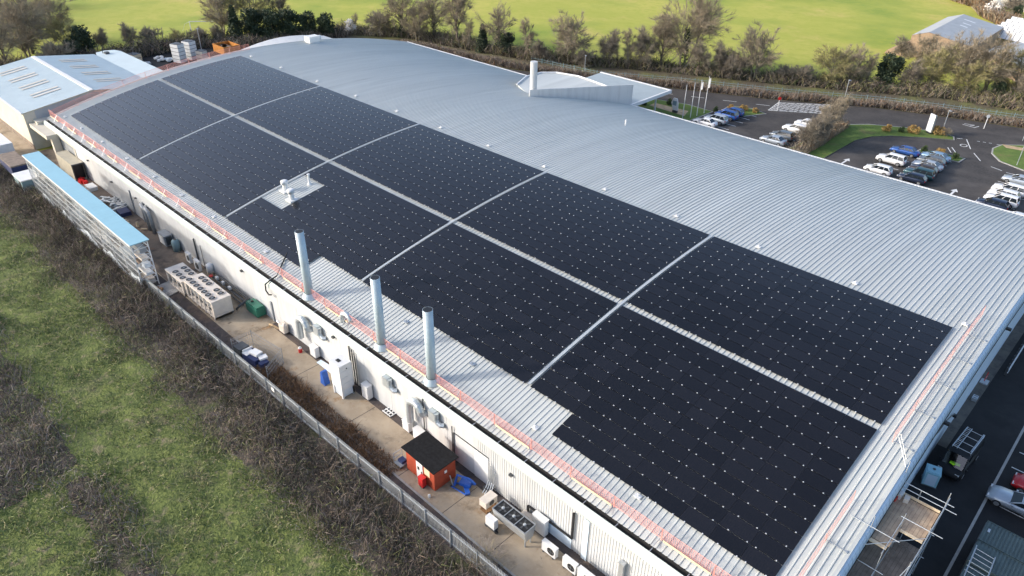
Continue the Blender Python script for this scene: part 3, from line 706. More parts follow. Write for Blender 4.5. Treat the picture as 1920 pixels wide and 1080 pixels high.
part('tank_cap', 'black', t, lambda m: m.cyl((67.6,-28.6,1.35),(67.6,-28.6,1.5),0.15,n=10))
part('tank_foot', 'dark_metal', t, lambda m: [m.bx(x,x+0.3,-29.1,-28.2,0,0.2) for x in (66.2,67.7)])
def split_ac(label, x, y, w_=0.95, h=0.95, fans=1, d=0.36, face=1, group=None):
    t = T('air_conditioner', label, 'air conditioner', x, y, 0, group)
    part('casing', 'white_paint', t, lambda m: (m.box(x,y,0.12+h/2,w_,d,h), m.box(x,y,0.12+h+0.01,w_+0.03,d+0.03,0.03)))
    part('foot', 'dark_metal', t, lambda m: [m.box(x+s*w_*0.35,y,0.06,0.1,d+0.1,0.12) for s in (-1,1)])
    for i in range(fans):
        fx = x-w_*0.16 if fans == 1 else x+w_*(-0.25+0.5*i)
        f = part('fan', 'black', t, lambda m: m.cyl((fx,y+face*d/2,0.12+h*0.52),(fx,y+face*(d/2+0.012),0.12+h*0.52),min(h,w_)*0.36,n=16))
        part('fan_guard', 'grey_metal', f, lambda m: [m.box(fx,y+face*(d/2+0.025),0.12+h*0.52,0.62,0.012,0.02,M=None) for q in range(1)] + [m.box(fx,y+face*(d/2+0.025),0.12+h*0.52,0.02,0.012,0.62)])
    return t
split_ac('white air conditioner unit standing alone near the fan trough', 22.35, -27.8, 1.35, 0.95)
split_ac('white air conditioner unit, left one of the adjoining pair by the dark pavement', 20.35, -27.8, 1.25, 0.95)
split_ac('white air conditioner unit, right one of the adjoining pair at the bottom edge', 18.9, -27.85, 1.35, 0.95)
split_ac('white outdoor fan unit by the wall, farther of the two behind the chillers', 83.2, -28.5, 1.0, 1.25)
split_ac('white outdoor fan unit by the wall, nearer of the two behind the chillers', 80.6, -28.4, 1.2, 1.3)
t = T('expansion_tank', 'rounded pale grey tank on the wall behind the near chiller', 'tank', 78.4, -29.0)
part('tank_shell', 'white_paint', t, lambda m: m.tube([(78.4,-28.95,0.5),(78.4,-28.95,0.6),(78.4,-28.95,1.5),(78.4,-28.95,1.7)],[0.25,0.45,0.45,0.2],14), smooth=True)
part('tank_leg', 'dark_metal', t, lambda m: [m.cyl((78.4+a,-28.95+b2,0),(78.4+a,-28.95+b2,0.6),0.04,n=6) for a,b2 in ((0.3,0.2),(-0.3,0.2),(0,-0.25))])
t = T('pipework', 'jumble of dark pipes and white valves behind the near chiller', 'pipework', 74, -28.5)
part('pipe', 'dark_metal', t, lambda m: [m.tube([(69.2,y,z),(77.5,y,z),(77.7,y,z-0.3)],0.09,7) for y,z in ((-28.2,0.35),(-28.5,0.55),(-28.8,0.35),(-29.0,0.75))])
part('pipe', 'dark_metal', t, lambda m: m.tube([(69.3,-27.4,0.1),(69.0,-27.6,0.55),(68.9,-28.2,0.8),(69.1,-28.7,0.9)],0.13,8))
part('valve', 'white_paint', t, lambda m: [m.box(x,-28.6,0.75,0.4,0.3,0.35) for x in (73.0,74.6,76.1)])
part('valve_wheel', 'red_paint', t, lambda m: m.cyl((77.0,-28.3,0.75),(77.0,-28.3,0.85),0.25,n=10))
t = T('pump_set', 'beige pump with silver gear against the wall past the green tank', 'pump', 61.6, -28.9)
part('pump_body', 'cream_paint', t, lambda m: (m.box(61.7,-28.9,0.65,1.0,0.6,1.0), m.tube([(61.2,-28.8,0.3),(61.2,-28.8,1.2),(61.2,-28.85,1.5)],[0.25,0.28,0.15],10)))
part('pump_pipe', 'galv', t, lambda m: (m.tube([(62.1,-28.7,1.1),(62.5,-28.7,1.2),(62.6,-28.9,0.8),(62.6,-29.2,0.8)],0.08,8)))
part('hose', 'tan', t, lambda m: m.tube([(62.3,-28.6,0.3),(62.9,-28.3,0.6),(63.4,-28.2,0.55),(63.7,-28.3,0.1)],0.1,7))
def wall_box(label, x, y, sx, sy, h, mt='white_paint', cat='cabinet', name='cabinet', z0=0.1):
    t = T(name, label, cat, x, y)
    part('cabinet_body', mt, t, lambda m: (m.box(x,y,z0+h/2,sx,sy,h), m.box(x,y,z0+h+0.02,sx+0.06,sy+0.06,0.04)))
    part('plinth', 'dark_metal', t, lambda m: m.box(x,y,z0/2,sx*0.85,sy*0.85,z0))
    part('door_panel', mt, t, lambda m: (m.box(x,y+sy/2+0.008,z0+h*0.5,sx*0.82,0.016,h*0.84), m.box(x+sx*0.3,y+sy/2+0.03,z0+h*0.5,0.04,0.04,0.18)))
    return t
wall_box('white cabinet on the wall foot beneath the first louvred duct elbow', 55.7, -28.9, 1.0, 0.5, 1.2)
wall_box('white fan box under the right-hand duct elbow, farther one of two beside the shed', 40.4, -28.75, 0.9, 0.5, 1.0)
wall_box('white fan box beside the drain pipe, nearest one behind the red shed', 38.7, -28.7, 1.1, 0.55, 1.05)
wall_box('pale grey upright cabinet against the wall right of the tall white tower', 46.6, -28.85, 0.9, 0.6, 1.5)
wall_box('pale grey upright cabinet behind the fan trough', 24.25, -28.8, 1.3, 0.45, 1.6)
wall_box('low cream box on the wall foot behind the fan trough', 25.6, -28.9, 1.1, 0.4, 0.6, 'cream_paint', 'box', 'electrical_box')
t = T('white_tower', 'tall white boxy tower of stacked sections with a black hole on top', 'storage tower', 48.8, -27.7)
part('tower_section', 'white_paint', t, lambda m: [m.bx(48.0,49.6,-28.4,-27.0,1.0+0.72*i+0.015,1.0+0.72*(i+1)-0.015) for i in range(4)] + [m.bx(48.02,49.58,-28.38,-27.02,1.0,3.86)])
part('tower_leg', 'white_paint', t, lambda m: [m.bx(x,x+0.2,y,y+0.2,0,1.0) for x in (48.02,49.38) for y in (-28.38,-27.22)] + [m.bx(48.02,49.58,-28.38,-28.2,0.1,1.0)])
part('lower_panel', 'film', t, lambda m: m.bx(48.12,49.48,-28.3,-27.1,0.1,1.0))
part('top_hole', 'black', t, lambda m: m.box(48.95,-27.6,3.882,0.5,0.35,0.02))
part('side_port', 'dark_metal', t, lambda m: m.cyl((48.01,-27.8,3.35),(47.98,-27.8,3.35),0.08,n=8))
t = T('blue_bag', 'slim blue covered stand leaning beside the tall white tower', 'cover', 51.3, -27.0)
part('cover_sheet', 'blue_paint', t, lambda m: m.extr([(50.9,0),(51.7,0),(51.45,1.5),(51.2,1.5)], 'y', -27.5, -26.9))
part('base_bar', 'grey_metal', t, lambda m: m.bx(50.8,51.8,-27.4,-27.1,0.0,0.06))
t = T('sheet_stack', 'pale blue boards lying by the wall behind the blue cover', 'board stack', 53.2, -28.6)
part('board', 'gable_shade_blue', t, lambda m: [m.box(53.2+0.1*i,-28.65,0.08+0.07*i,2.2,0.55,0.05,rz=0.05*i) for i in range(3)])
t = T('red_canister', 'small red and white canister on the ground beside the wall cabinet', 'canister', 57.4, -28.2)
part('canister_body', 'red_paint', t, lambda m: m.cyl((57.4,-28.2,0),(57.4,-28.2,0.5),0.2,n=10))
part('canister_top', 'white_paint', t, lambda m: m.tube([(57.4,-28.2,0.5),(57.4,-28.2,0.62),(57.4,-28.2,0.72)],[0.2,0.14,0.05],10))
t = T('pallet', 'white pallet with square openings lying flat by the wall', 'pallet', 43.4, -29.0)
part('pallet_slat', 'white_paint', t, lambda m: [m.box(42.85+0.36*i,-29.0,0.10,0.1,0.85,0.05) for i in range(4)] + [m.box(43.4,-29.38+0.38*j,0.155,1.2,0.1,0.05) for j in range(3)])
part('pallet_base', 'black', t, lambda m: m.box(43.4,-29.0,0.05,1.15,0.8,0.05))
# red shed
t = T('garden_shed', 'orange red wooden shed with a flat black felt roof on the yard', 'shed', 34.9, -26.85)
sx0, sx1, sy0, sy1 = 33.1, 36.7, -28.0, -25.7
def shed_walls(m):
    z = 0.06
    while z < 2.3:
        m.bx(sx0, sx1, sy0, sy1, z, min(z+0.125, 2.32)); m.bx(sx0+0.012, sx1-0.012, sy0+0.012, sy1-0.012, z+0.125, z+0.14); z += 0.14
    m.bx(sx0+0.05,sx1-0.05,sy0+0.05,sy1-0.05,0,0.06)
part('wall', 'shed_red', t, shed_walls)
rf = part('roof', 'felt_black', t, lambda m: m.extr([(sx0-0.25,2.30),(sx1+0.3,2.46),(sx1+0.3,2.54),(sx0-0.25,2.38)], 'y', sy0-0.2, sy1+0.25))
dr = part('door', 'white_paint', t, lambda m: m.bx(34.55,35.35,sy1,sy1+0.04,0.1,2.05))
part('handle', 'black', dr, lambda m: m.box(34.68,sy1+0.07,1.1,0.05,0.05,0.2))
part('door_window', 'black', dr, lambda m: m.bx(34.95,35.2,sy1+0.04,sy1+0.05,1.15,1.5))
part('window', 'toe_board', t, lambda m: m.bx(33.65,34.35,sy1+0.002,sy1+0.03,1.2,1.95))
part('vent', 'white_paint', t, lambda m: m.box(sx0-0.03,-26.9,1.45,0.06,0.25,0.25))
t = T('fire_box', 'bright red fire equipment box leaning on the front of the orange shed', 'fire box', 34.3, -25.35)
part('box_body', 'red_paint', t, lambda m: (m.bx(34.0,34.55,-25.55,-25.15,0.15,1.05), m.bx(33.97,34.58,-25.58,-25.12,1.05,1.12)))
part('box_stand', 'black', t, lambda m: m.bx(34.05,34.5,-25.5,-25.2,0,0.15))
t = T('trolley', 'grey metal platform trolley left of the orange shed', 'trolley', 37.4, -25.7)
part('deck', 'grey_metal', t, lambda m: m.bx(36.95,37.85,-26.2,-25.2,0.28,0.36))
part('handle', 'galv', t, lambda m: (m.tube([(37.9,-26.15,0.3),(37.95,-26.15,1.2),(37.95,-25.25,1.2),(37.9,-25.25,0.3)],0.03,6), m.bx(37.9,37.93,-26.1,-25.3,0.7,0.75)))
for x in (37.1,37.7):
    for y in (-26.05,-25.35): part('wheel', 'rubber', t, lambda m: m.cyl((x,y-0.04,0.14),(x,y+0.04,0.14),0.14,n=10))
part('load', 'navy_cover', t, lambda m: m.bx(37.1,37.7,-26.0,-25.5,0.36,0.62))
t = T('pallet_truck', 'bright blue folded hoist with thin legs right of the orange shed', 'hoist', 31.8, -27.6)
part('boom', 'blue_paint', t, lambda m: (m.tube([(32.4,-27.2,0.15),(32.3,-27.5,1.2),(31.4,-28.0,1.0),(30.9,-28.2,0.6)],0.11,6), m.box(31.7,-27.9,0.45,1.0,0.7,0.3,rz=0.4), m.box(31.2,-27.5,0.25,0.9,0.35,0.2,rz=-0.5)))
part('leg', 'blue_paint', t, lambda m: m.tube([(32.5,-27.0,0.1),(31.0,-27.2,0.1)],0.07,6)); part('leg', 'blue_paint', t, lambda m: m.tube([(32.6,-27.4,0.1),(31.3,-28.5,0.1)],0.07,6))
part('ram', 'galv', t, lambda m: m.cyl((32.45,-27.1,0.2),(32.6,-26.95,1.3),0.05,n=8))
part('wheel', 'rubber', t, lambda m: [m.cyl((x,y-0.04,0.09),(x,y+0.04,0.09),0.09,n=8) for x,y in ((32.55,-27.0),(31.0,-27.2),(31.3,-28.5))])
tag(part('x', 'white_paint', None, lambda m: m.tube([(33.0,-25.0,0.0),(33.0,-25.0,0.25),(32.95,-25.05,0.33)],[0.12,0.12,0.04],8)), 'small white plastic jug on the concrete at the shed corner', 'jug').name = 'jug'
t = T('pipe_bundle', 'cluster of grey bent pipes rising up the wall right of the shed', 'pipework', 29.9, -28.9)
part('pipe', 'galv', t, lambda m: [m.tube([(29.5+0.22*i,-28.3,0.1),(29.5+0.22*i,-28.7,0.5),(29.6+0.2*i,-29.05,1.0),(29.6+0.2*i,-29.1,2.2+0.25*i)],0.05,7) for i in range(4)])
part('manifold', 'dark_metal', t, lambda m: m.box(29.9,-28.7,0.3,1.0,0.3,0.35))
# fan trough
t = T('dry_cooler', 'grey sloping trough with three large black fans on thin legs', 'dry cooler', 25.6, -27.2)
def trough(m):
    m.extr([(-26.65,1.85),(-26.62,1.85),(-26.85,0.85),(-27.6,0.85),(-27.85,1.85),(-27.82,1.9),(-26.65,1.9)], 'x', 23.9, 27.3)
part('trough', 'galv', t, trough)
part('rim', 'grey_metal', t, lambda m: [m.bx(23.86,27.34,y-0.03,y+0.03,1.9,1.98) for y in (-26.65,-27.83)] + [m.bx(x-0.03,x+0.03,-27.8,-26.68,1.9,1.98) for x in (23.89,25.02,26.16,27.31)])
for i in range(3):
    fx = 24.46+1.135*i
    f = part('fan', 'black', t, lambda m: (m.bx(fx-0.52,fx+0.52,-27.78,-26.7,1.902,1.92), m.cyl((fx,-27.24,1.92),(fx,-27.24,1.94),0.48,n=18)))
    part('fan_hub', 'galv', f, lambda m: m.tube([(fx,-27.24,1.94),(fx,-27.24,2.02),(fx,-27.24,2.05)],[0.14,0.12,0.04],10))
    part('fan_blade', 'dark_metal', f, lambda m: [m.box(fx+0.27*math.cos(a),-27.24+0.27*math.sin(a),1.965,0.36,0.14,0.012,rz=a) for a in (0.3,1.55,2.8,4.05,5.3)])
for x in (24.1,27.1):
    for y in (-26.95,-27.55): part('leg', 'galv', t, lambda m: m.bx(x-0.05,x+0.05,y-0.05,y+0.05,0,0.9))
t = T('control_box', 'white boxy unit on dark wheels in front of the fan trough', 'unit', 27.1, -26.3)
part('box_body', 'white_paint', t, lambda m: (m.box(27.1,-26.35,0.85,0.95,0.45,0.9)))
part('wheel', 'rubber', t, lambda m: m.cyl((26.55,-26.35,0.18),(26.55,-26.2,0.18),0.18,n=10)); part('wheel', 'rubber', t, lambda m: m.cyl((27.6,-26.35,0.18),(27.6,-26.2,0.18),0.18,n=10))
part('frame', 'dark_metal', t, lambda m: m.box(27.1,-26.3,0.33,1.1,0.4,0.16))
t = T('condenser', 'weathered beige condenser on a rusty stand left of the fan trough', 'condenser', 28.8, -27.6)
part('casing', 'cream_paint', t, lambda m: (m.box(28.75,-27.6,0.95,0.75,1.25,0.65), m.box(28.75,-27.6,1.29,0.8,1.3,0.03)))
part('stand', 'leaf_brown', t, lambda m: [m.box(28.75+a,-27.6+b2,0.32,0.07,0.07,0.64) for a in (-0.3,0.3) for b2 in (-0.5,0.5)] + [m.box(28.75,-27.6,0.1,0.8,1.2,0.05)])
part('fan', 'dark_metal', t, lambda m: m.cyl((28.36,-27.6,0.95),(28.35,-27.6,0.95),0.26,n=14))
# farther yard
t = T('wire_cage', 'dark grey wire cage against the wall beside the bent ducts', 'cage', 90.2, -28.6)
part('cage_body', 'grey_metal', t, lambda m: (m.bx(89.0,91.0,-29.15,-28.1,0.1,1.5), m.bx(88.95,91.05,-29.2,-28.05,1.5,1.58)))
part('door_panel', 'dark_metal', t, lambda m: m.bx(88.95,89.0,-29.0,-28.25,0.3,1.4))
part('side_panel', 'white_paint', t, lambda m: m.bx(89.3,90.7,-28.1,-28.06,0.3,1.4))
t = T('drum', 'rounded blue grey drum against the wall next to the wire cage', 'drum', 87.3, -28.8)
part('drum_shell', 'teal_grey', t, lambda m: m.tube([(87.3,-28.75,0),(87.3,-28.75,1.2),(87.3,-28.75,1.5),(87.3,-28.75,1.6)],[0.5,0.5,0.42,0.2],16), smooth=True)
part('drum_lid', 'dark_metal', t, lambda m: m.cyl((87.3,-28.75,1.58),(87.3,-28.75,1.66),0.18,n=10))
t = T('timber_offcuts', 'pale timber offcuts stacked on the brown ground by the wall', 'timber', 99.5, -27.2)
part('plank', 'toe_board', t, lambda m: [m.box(99.5+0.2*i,-27.2+0.15*i,0.1+0.09*i,1.4,0.2,0.08,rz=0.5*i) for i in range(5)])
part('post', 'toe_board', t, lambda m: (m.box(97.5,-27.9,0.35,0.25,0.25,0.7), m.box(95.9,-28.1,0.2,0.9,0.15,0.15,rz=0.6)))
t = T('scrap_pile', 'heap of silvery scrap metal bars beside the white wall', 'scrap heap', 106.5, -28.3)
def scrap(m):
    r = random.Random(3)
    for i in range(46): m.box(103.8+5.4*r.random(),-28.9+1.4*r.random(),0.15+0.5*r.random(),0.5+1.3*r.random(),0.12+0.25*r.random(),0.08+0.1*r.random(),rz=r.random()*PI)
part('bars', 'galv', t, scrap)
t = T('covered_pallet', 'low stack under a dark navy cover beside the scrap heap', 'covered stack', 102.4, -28.0)
part('cover', 'navy_cover', t, lambda m: m.prism([(101.4,-28.7),(103.3,-28.8),(103.4,-27.4),(101.5,-27.3)],0.0,0.7))
part('pallet', 'wood_old', t, lambda m: m.box(102.4,-28.05,0.06,2.1,1.6,0.12))
t = T('pale_crate', 'pale flat crate on the ground before the beige container', 'crate', 114.6, -28.0)
part('crate_body', 'white_paint', t, lambda m: m.bx(113.6,115.6,-28.6,-27.5,0,0.5)); part('crate_lid', 'white_paint', t, lambda m: m.bx(113.55,115.65,-28.65,-27.45,0.5,0.56))
t = T('red_crate', 'small red crates in front of the dark container opening', 'crates', 117.6, -28.1)
part('crate', 'red_paint', t, lambda m: [m.box(117.2+0.8*i,-28.1+0.3*(i%2),0.25,0.7,0.6,0.5,rz=0.3*i) for i in range(3)])
t = T('container', 'beige shipping container with a dark open end beside the wall', 'container', 122.0, -28.3)
part('shell', 'beige_box', t, lambda m: (m.bx(119.2,126.3,-29.15,-27.45,2.5,2.62), m.bx(119.2,126.3,-27.55,-27.45,0.1,2.5), m.bx(119.2,126.3,-29.15,-29.05,0.1,2.5), m.bx(126.2,126.3,-29.05,-27.55,0.1,2.5), m.bx(119.2,126.3,-29.15,-27.45,0,0.1)))
part('open_end', 'black', t, lambda m: m.bx(119.6,119.65,-29.0,-27.6,0.12,2.45))
part('end_frame', 'dark_metal', t, lambda m: (m.bx(119.12,119.2,-29.2,-27.4,2.45,2.65), m.bx(119.12,119.2,-29.2,-29.05,0,2.45), m.bx(119.12,119.2,-27.55,-27.4,0,2.45)))
# caged pallets by the fence
t = T('pallet_stack', 'stack of white and navy boxes inside the mesh pen by the fence', 'boxes', 59.4, -24.2)
part('white_box', 'white_paint', t, lambda m: (m.box(59.2,-24.3,1.05,1.1,0.8,0.25,rz=0.2), m.box(60.0,-23.9,0.8,0.8,1.0,0.3,rz=0.1), m.box(58.2,-24.5,0.9,0.7,0.8,0.2,rz=-0.2), m.bx(60.4,60.5,-24.6,-23.5,0,1.1)))
part('navy_box', 'navy_cover', t, lambda m: (m.box(59.3,-24.1,0.45,2.2,1.3,0.85,rz=0.1), m.box(57.6,-24.2,0.5,0.6,0.9,0.6)))
part('dark_board', 'dark_metal', t, lambda m: m.box(61.3,-23.8,0.55,1.2,1.1,1.1,rz=0.1))
t = T('mesh_pen', 'grey wire mesh pen around the white and navy boxes', 'mesh pen', 58.4, -24.5)
def pen(m):
    for (xa,ya),(xb,yb) in (((62.0,-23.2),(62.0,-25.4)),((62.0,-25.4),(57.0,-26.0)),((57.0,-26.0),(55.4,-23.4))):
        L_ = math.hypot(xb-xa,yb-ya); a = math.atan2(yb-ya,xb-xa)
        n = int(L_/0.22)
        for i in range(n+1): m.box(xa+(xb-xa)*i/n, ya+(yb-ya)*i/n, 0.9, 0.014, 0.014, 1.8, rz=a)
        for z in (0.05,0.4,0.8,1.2,1.6,1.8): m.box((xa+xb)/2,(ya+yb)/2,z,L_,0.02,0.02,rz=a)
part('mesh', 'grey_metal', t, pen)
part('post', 'grey_metal', t, lambda m: [m.cyl((x,y,0),(x,y,1.9),0.035,n=6) for x,y in ((62,-23.2),(62,-25.4),(57,-26),(55.4,-23.4))])

# ================================================================ PALISADE FENCE
def pal_fence(name, label, pts, h, mt='galv', step=0.15, every=2.75, cat='fence', pw=0.075):
    t = T(name, label, cat, *pts[0])
    pm, rm = MB(), MB(); posts = []
    for (xa,ya),(xb,yb) in zip(pts, pts[1:]):
        L_ = math.hypot(xb-xa,yb-ya); a = math.atan2(yb-ya,xb-xa); n = int(L_/step)
        for i in range(n):
            u = i/n; x, y = xa+(xb-xa)*u, ya+(yb-ya)*u
            pm.box(x,y,h/2+0.05,pw,0.02,h,rz=a)
        for z in (0.35,h-0.3): rm.box((xa+xb)/2+0.04*math.sin(a),(ya+yb)/2-0.04*math.cos(a),z,L_,0.05,0.05,rz=a)
        k = max(1, int(L_/every)); posts += [(xa+(xb-xa)*i/k, ya+(yb-ya)*i/k, a) for i in range(k+1)]
    pm.build('pales', mt, t); rm.build('rail', mt, t)
    for x, y, a in posts[:90]: part('post', mt, t, lambda m: m.box(x+0.08*math.sin(a), y-0.08*math.cos(a), h/2, 0.09, 0.1, h, rz=a))
    return t
pal_fence('palisade_fence', 'grey galvanised palisade fence between the brambles and the concrete yard', [(79.5,-22.1),(62.6,-22.35),(45.2,-22.65),(33.8,-22.95),(25.3,-23.15),(14,-23.3)], 1.9)
tag(part('x','white_paint',None,lambda m:(m.box(52.6,-22.42,1.25,0.5,0.03,0.4),m.box(52.6,-22.44,1.25,0.44,0.03,0.05))),'small white notice plate fixed on the fence near the mesh pen','sign').name='notice_plate'
# long storage rack with sky blue roof
t = T('storage_rack', 'long lattice storage rack under a narrow sky blue sheet roof', 'storage rack', 99.5, -22.7)
part('roof', 'sky_sheet', t, lambda m: [m.bx(80.7+1.0*i, 80.7+1.0*i+0.985, -23.85, -21.65, 5.97, 6.03) for i in range(38)] + [m.bx(80.7,118.7,-23.8,-21.7,5.93,5.972)])
part('roof_edge', 'white_paint', t, lambda m: m.bx(80.65,118.75,-21.66,-21.60,5.80,6.02))
for x in np.arange(81.0, 119, 3.75):
    part('post', 'white_paint', t, lambda m: [m.bx(x-0.05,x+0.05,y-0.05,y+0.05,0,5.95) for y in (-21.85,-23.65)])
    part('bracing', 'white_paint', t, lambda m: [m.tube([(x,-21.85 if i%2 else -23.65,0.4+0.9*i),(x,-23.65 if i%2 else -21.85,0.4+0.9*(i+1))],0.03,4) for i in range(6)] + [m.bx(x-0.02,x+0.02,-23.6,-21.9,z-0.03,z+0.03) for z in (1.2,2.2,3.2,4.2,5.1)])
for z in (1.2,2.2,3.2,4.2,5.1):
    part('beam', 'white_paint', t, lambda m: [m.bx(81,118.6,y-0.04,y+0.04,z-0.06,z+0.06) for y in (-21.85,-23.65)])
part('wire_lattice', 'galv', t, lambda m: [m.bx(x-0.014,x+0.014,-21.79,-21.77,0.2,5.6) for x in np.arange(81,118.6,0.3)] + [m.bx(81,118.6,-21.79,-21.77,z-0.012,z+0.012) for z in np.arange(0.3,5.7,0.32)])
part('plastic_film', 'film', t, lambda m: [m.quad((x,-21.70+0.02*math.sin(x),0.05),(x+1.24,-21.70+0.02*math.sin(x+1.24),0.05),(x+1.24,-21.72,1.1+0.5*math.sin(x*0.8)+0.25*math.sin(x*2.3)),(x,-21.72,1.1+0.5*math.sin((x-1.24)*0.8)+0.25*math.sin((x-1.24)*2.3))) for x in np.arange(81,118,1.24)])
def stored(m):
    r = random.Random(5)
    for z in (0.1,1.26,2.26,3.26,4.26):
        x = 81.4
        while x < 118:
            l = 0.8+2.2*r.random()
            if r.random() < 0.75: m.bx(x, x+l, -23.5, -23.5+0.6+0.7*r.random(), z+0.01, z+0.2+0.5*r.random(), mi=r.randrange(5))
            x += l+0.1+0.6*r.random()
o = MB(); stored(o); o = o.build('stored_goods', ['grey_metal','white_paint','wood_old','film','cream_paint'])
tag(o, 'mixed grey, white and brown goods lying on the shelves of the lattice rack', 'goods', kind='stuff')
t = T('rack_plinth', 'grey concrete slab with rusty scrap at the near end of the lattice rack', 'concrete slab', 78.6, -23.0)
part('slab', 'kerb', t, lambda m: m.prism(ccw([(77.0,-21.8),(80.4,-21.8),(80.6,-25.0),(77.8,-25.2)]),0.0,0.12))
part('scrap', 'leaf_brown', t, lambda m: [m.box(78.6+0.3*i,-22.6-0.25*(i%3),0.25,0.5,0.35,0.28,rz=i) for i in range(5)])
t = T('dark_trailer', 'box trailer with brown top and navy side beyond the lattice rack', 'trailer', 128.3, -22.0)
part('box_body', 'wood_old', t, lambda m: m.bx(125.0,131.8,-23.3,-20.8,2.35,2.55)); part('side_panel', 'navy_cover', t, lambda m: m.bx(125.05,131.75,-23.25,-20.85,0.9,2.35))
part('chassis', 'dark_metal', t, lambda m: m.bx(125.2,131.6,-23.0,-21.1,0.5,0.9))
for x in (126.2,130.6): part('wheel', 'rubber', t, lambda m: [m.cyl((x,y-0.12,0.45),(x,y+0.12,0.45),0.45,n=14) for y in (-21.1,-23.0)])
t = T('site_cabin', 'white roofed blue grey cabin at the far end of the lattice rack', 'cabin', 120.4, -21.6)
part('roof', 'white_paint', t, lambda m: m.bx(117.9+1.0,123.0,-22.9,-20.3,2.1,2.25)); part('wall', 'teal_grey', t, lambda m: m.bx(119.0,122.9,-22.8,-20.4,0,2.1))
part('door', 'black', t, lambda m: m.bx(119.6,120.5,-20.4,-20.36,0.05,1.9))
t = T('pale_trailer', 'pale boxy trailer at the left edge past the brown topped trailer', 'trailer', 138.5, -22.5)
part('box_body', 'white_paint', t, lambda m: m.bx(135.4,141.6,-24.0,-21.4,0.9,2.7)); part('chassis', 'dark_metal', t, lambda m: m.bx(135.6,141.4,-23.7,-21.7,0.5,0.9))
part('wheel', 'rubber', t, lambda m: [m.cyl((x,-21.6,0.45),(x,-21.4,0.45),0.45,n=14) for x in (136.6,140.4)])

# ================================================================ NEIGHBOUR BUILDING (left)
t = T('gabled_hall', 'pale blue gabled metal hall with rows of narrow skylights, left of the solar roof', 'industrial hall', 152, -38)
gx0, gx1 = 137.5, 167.5
def hip(y): return 6.35+1.5*(1-abs(y+38.3)/11.0)
part('wall', 'wall_cream', t, lambda m: m.extr([(-27.3,-0.02),(-49.2,-0.02),(-49.2,6.2),(-38.3,7.7),(-27.3,6.2)], 'x', gx0+0.1, gx1-0.1))
part('gable_panel', 'slate', t, lambda m: m.extr([(-29.0,4.6),(-48.8,4.6),(-48.8,6.1),(-38.3,7.55),(-29.0,6.3)], 'x', gx0+0.05, gx0+0.098))
rf = part('roof', 'pale_roof', t, lambda m: (m.grid([[(x+(0.0),y,hip(y)+h) for y in (-27.1,-38.3)] for x,h in [(gx0-0.2+0.5*i+d,hh) for i in range(61) for d,hh in ((0,0),(0.40,0),(0.43,0.04),(0.47,0.04))]]), m.grid([[(x,y,hip(y)+h) for y in (-38.3,-49.4)] for x,h in [(gx0-0.2+0.5*i+d,hh) for i in range(61) for d,hh in ((0,0),(0.40,0),(0.43,0.04),(0.47,0.04))]])))
part('ridge_cap', 'white_paint', rf, lambda m: m.bx(gx0-0.25,gx1+0.2,-38.65,-37.95,hip(-38.3)-0.05,hip(-38.3)+0.09))
for xs_ in (143.0,149.0,155.0,161.0):
    for dx in (0,1.5):
        for sgn in (1,-1):
            ya, yb = -38.3+sgn*3.0, -38.3+sgn*7.6
            part('skylight', 'skylight', rf, lambda m: m.quad((xs_+dx,ya,hip(ya)+0.075),(xs_+dx+0.75,ya,hip(ya)+0.075),(xs_+dx+0.75,yb,hip(yb)+0.075),(xs_+dx,yb,hip(yb)+0.075)))
part('eaves_gutter', 'white_paint', t, lambda m: m.bx(gx0-0.1,gx1,-27.2,-26.95,6.15,6.38))
part('wall_panel', 'wall_cream', t, lambda m: [m.bx(gx0+0.15+3.75*i,gx0+3.85+3.75*i,-27.3,-27.26,0.9,6.1) for i in range(8)])
part('plinth', 'wood_old', t, lambda m: m.bx(gx0+0.05,gx1,-27.32,-27.24,0,0.88))
part('side_bay', 'pale_roof', t, lambda m: (m.extr([(-49.42,0),(-54.5,0),(-54.5,6.2),(-49.42,6.3)],'x',144.5,167.0), m.prism([(167.0,-49.5),(169.3,-50.2),(169.8,-52),(169.0,-53.8),(167.0,-54.5)][::-1],0,6.25)))
part('roof_unit', 'dark_metal', t, lambda m: (m.box(166.8,-51.5,6.45,1.0,0.8,0.4), m.cyl((167.5,-51.0,6.3),(167.5,-51.0,7.3),0.08,n=6)))
part('link_block', 'wall_cream', t, lambda m: m.bx(135.6,137.55,-34.0,-28.4,4.2,5.0))
t = T('far_hall', 'pale blue roof corner of another hall at the left picture edge', 'hall', 196, -28)
part('roof', 'pale_roof', t, lambda m: m.bx(184,204,-30.5,-18,5.2,5.5)); part('wall', 'wall_cream', t, lambda m: m.bx(184.3,203.7,-30.2,-18.3,0,5.2))
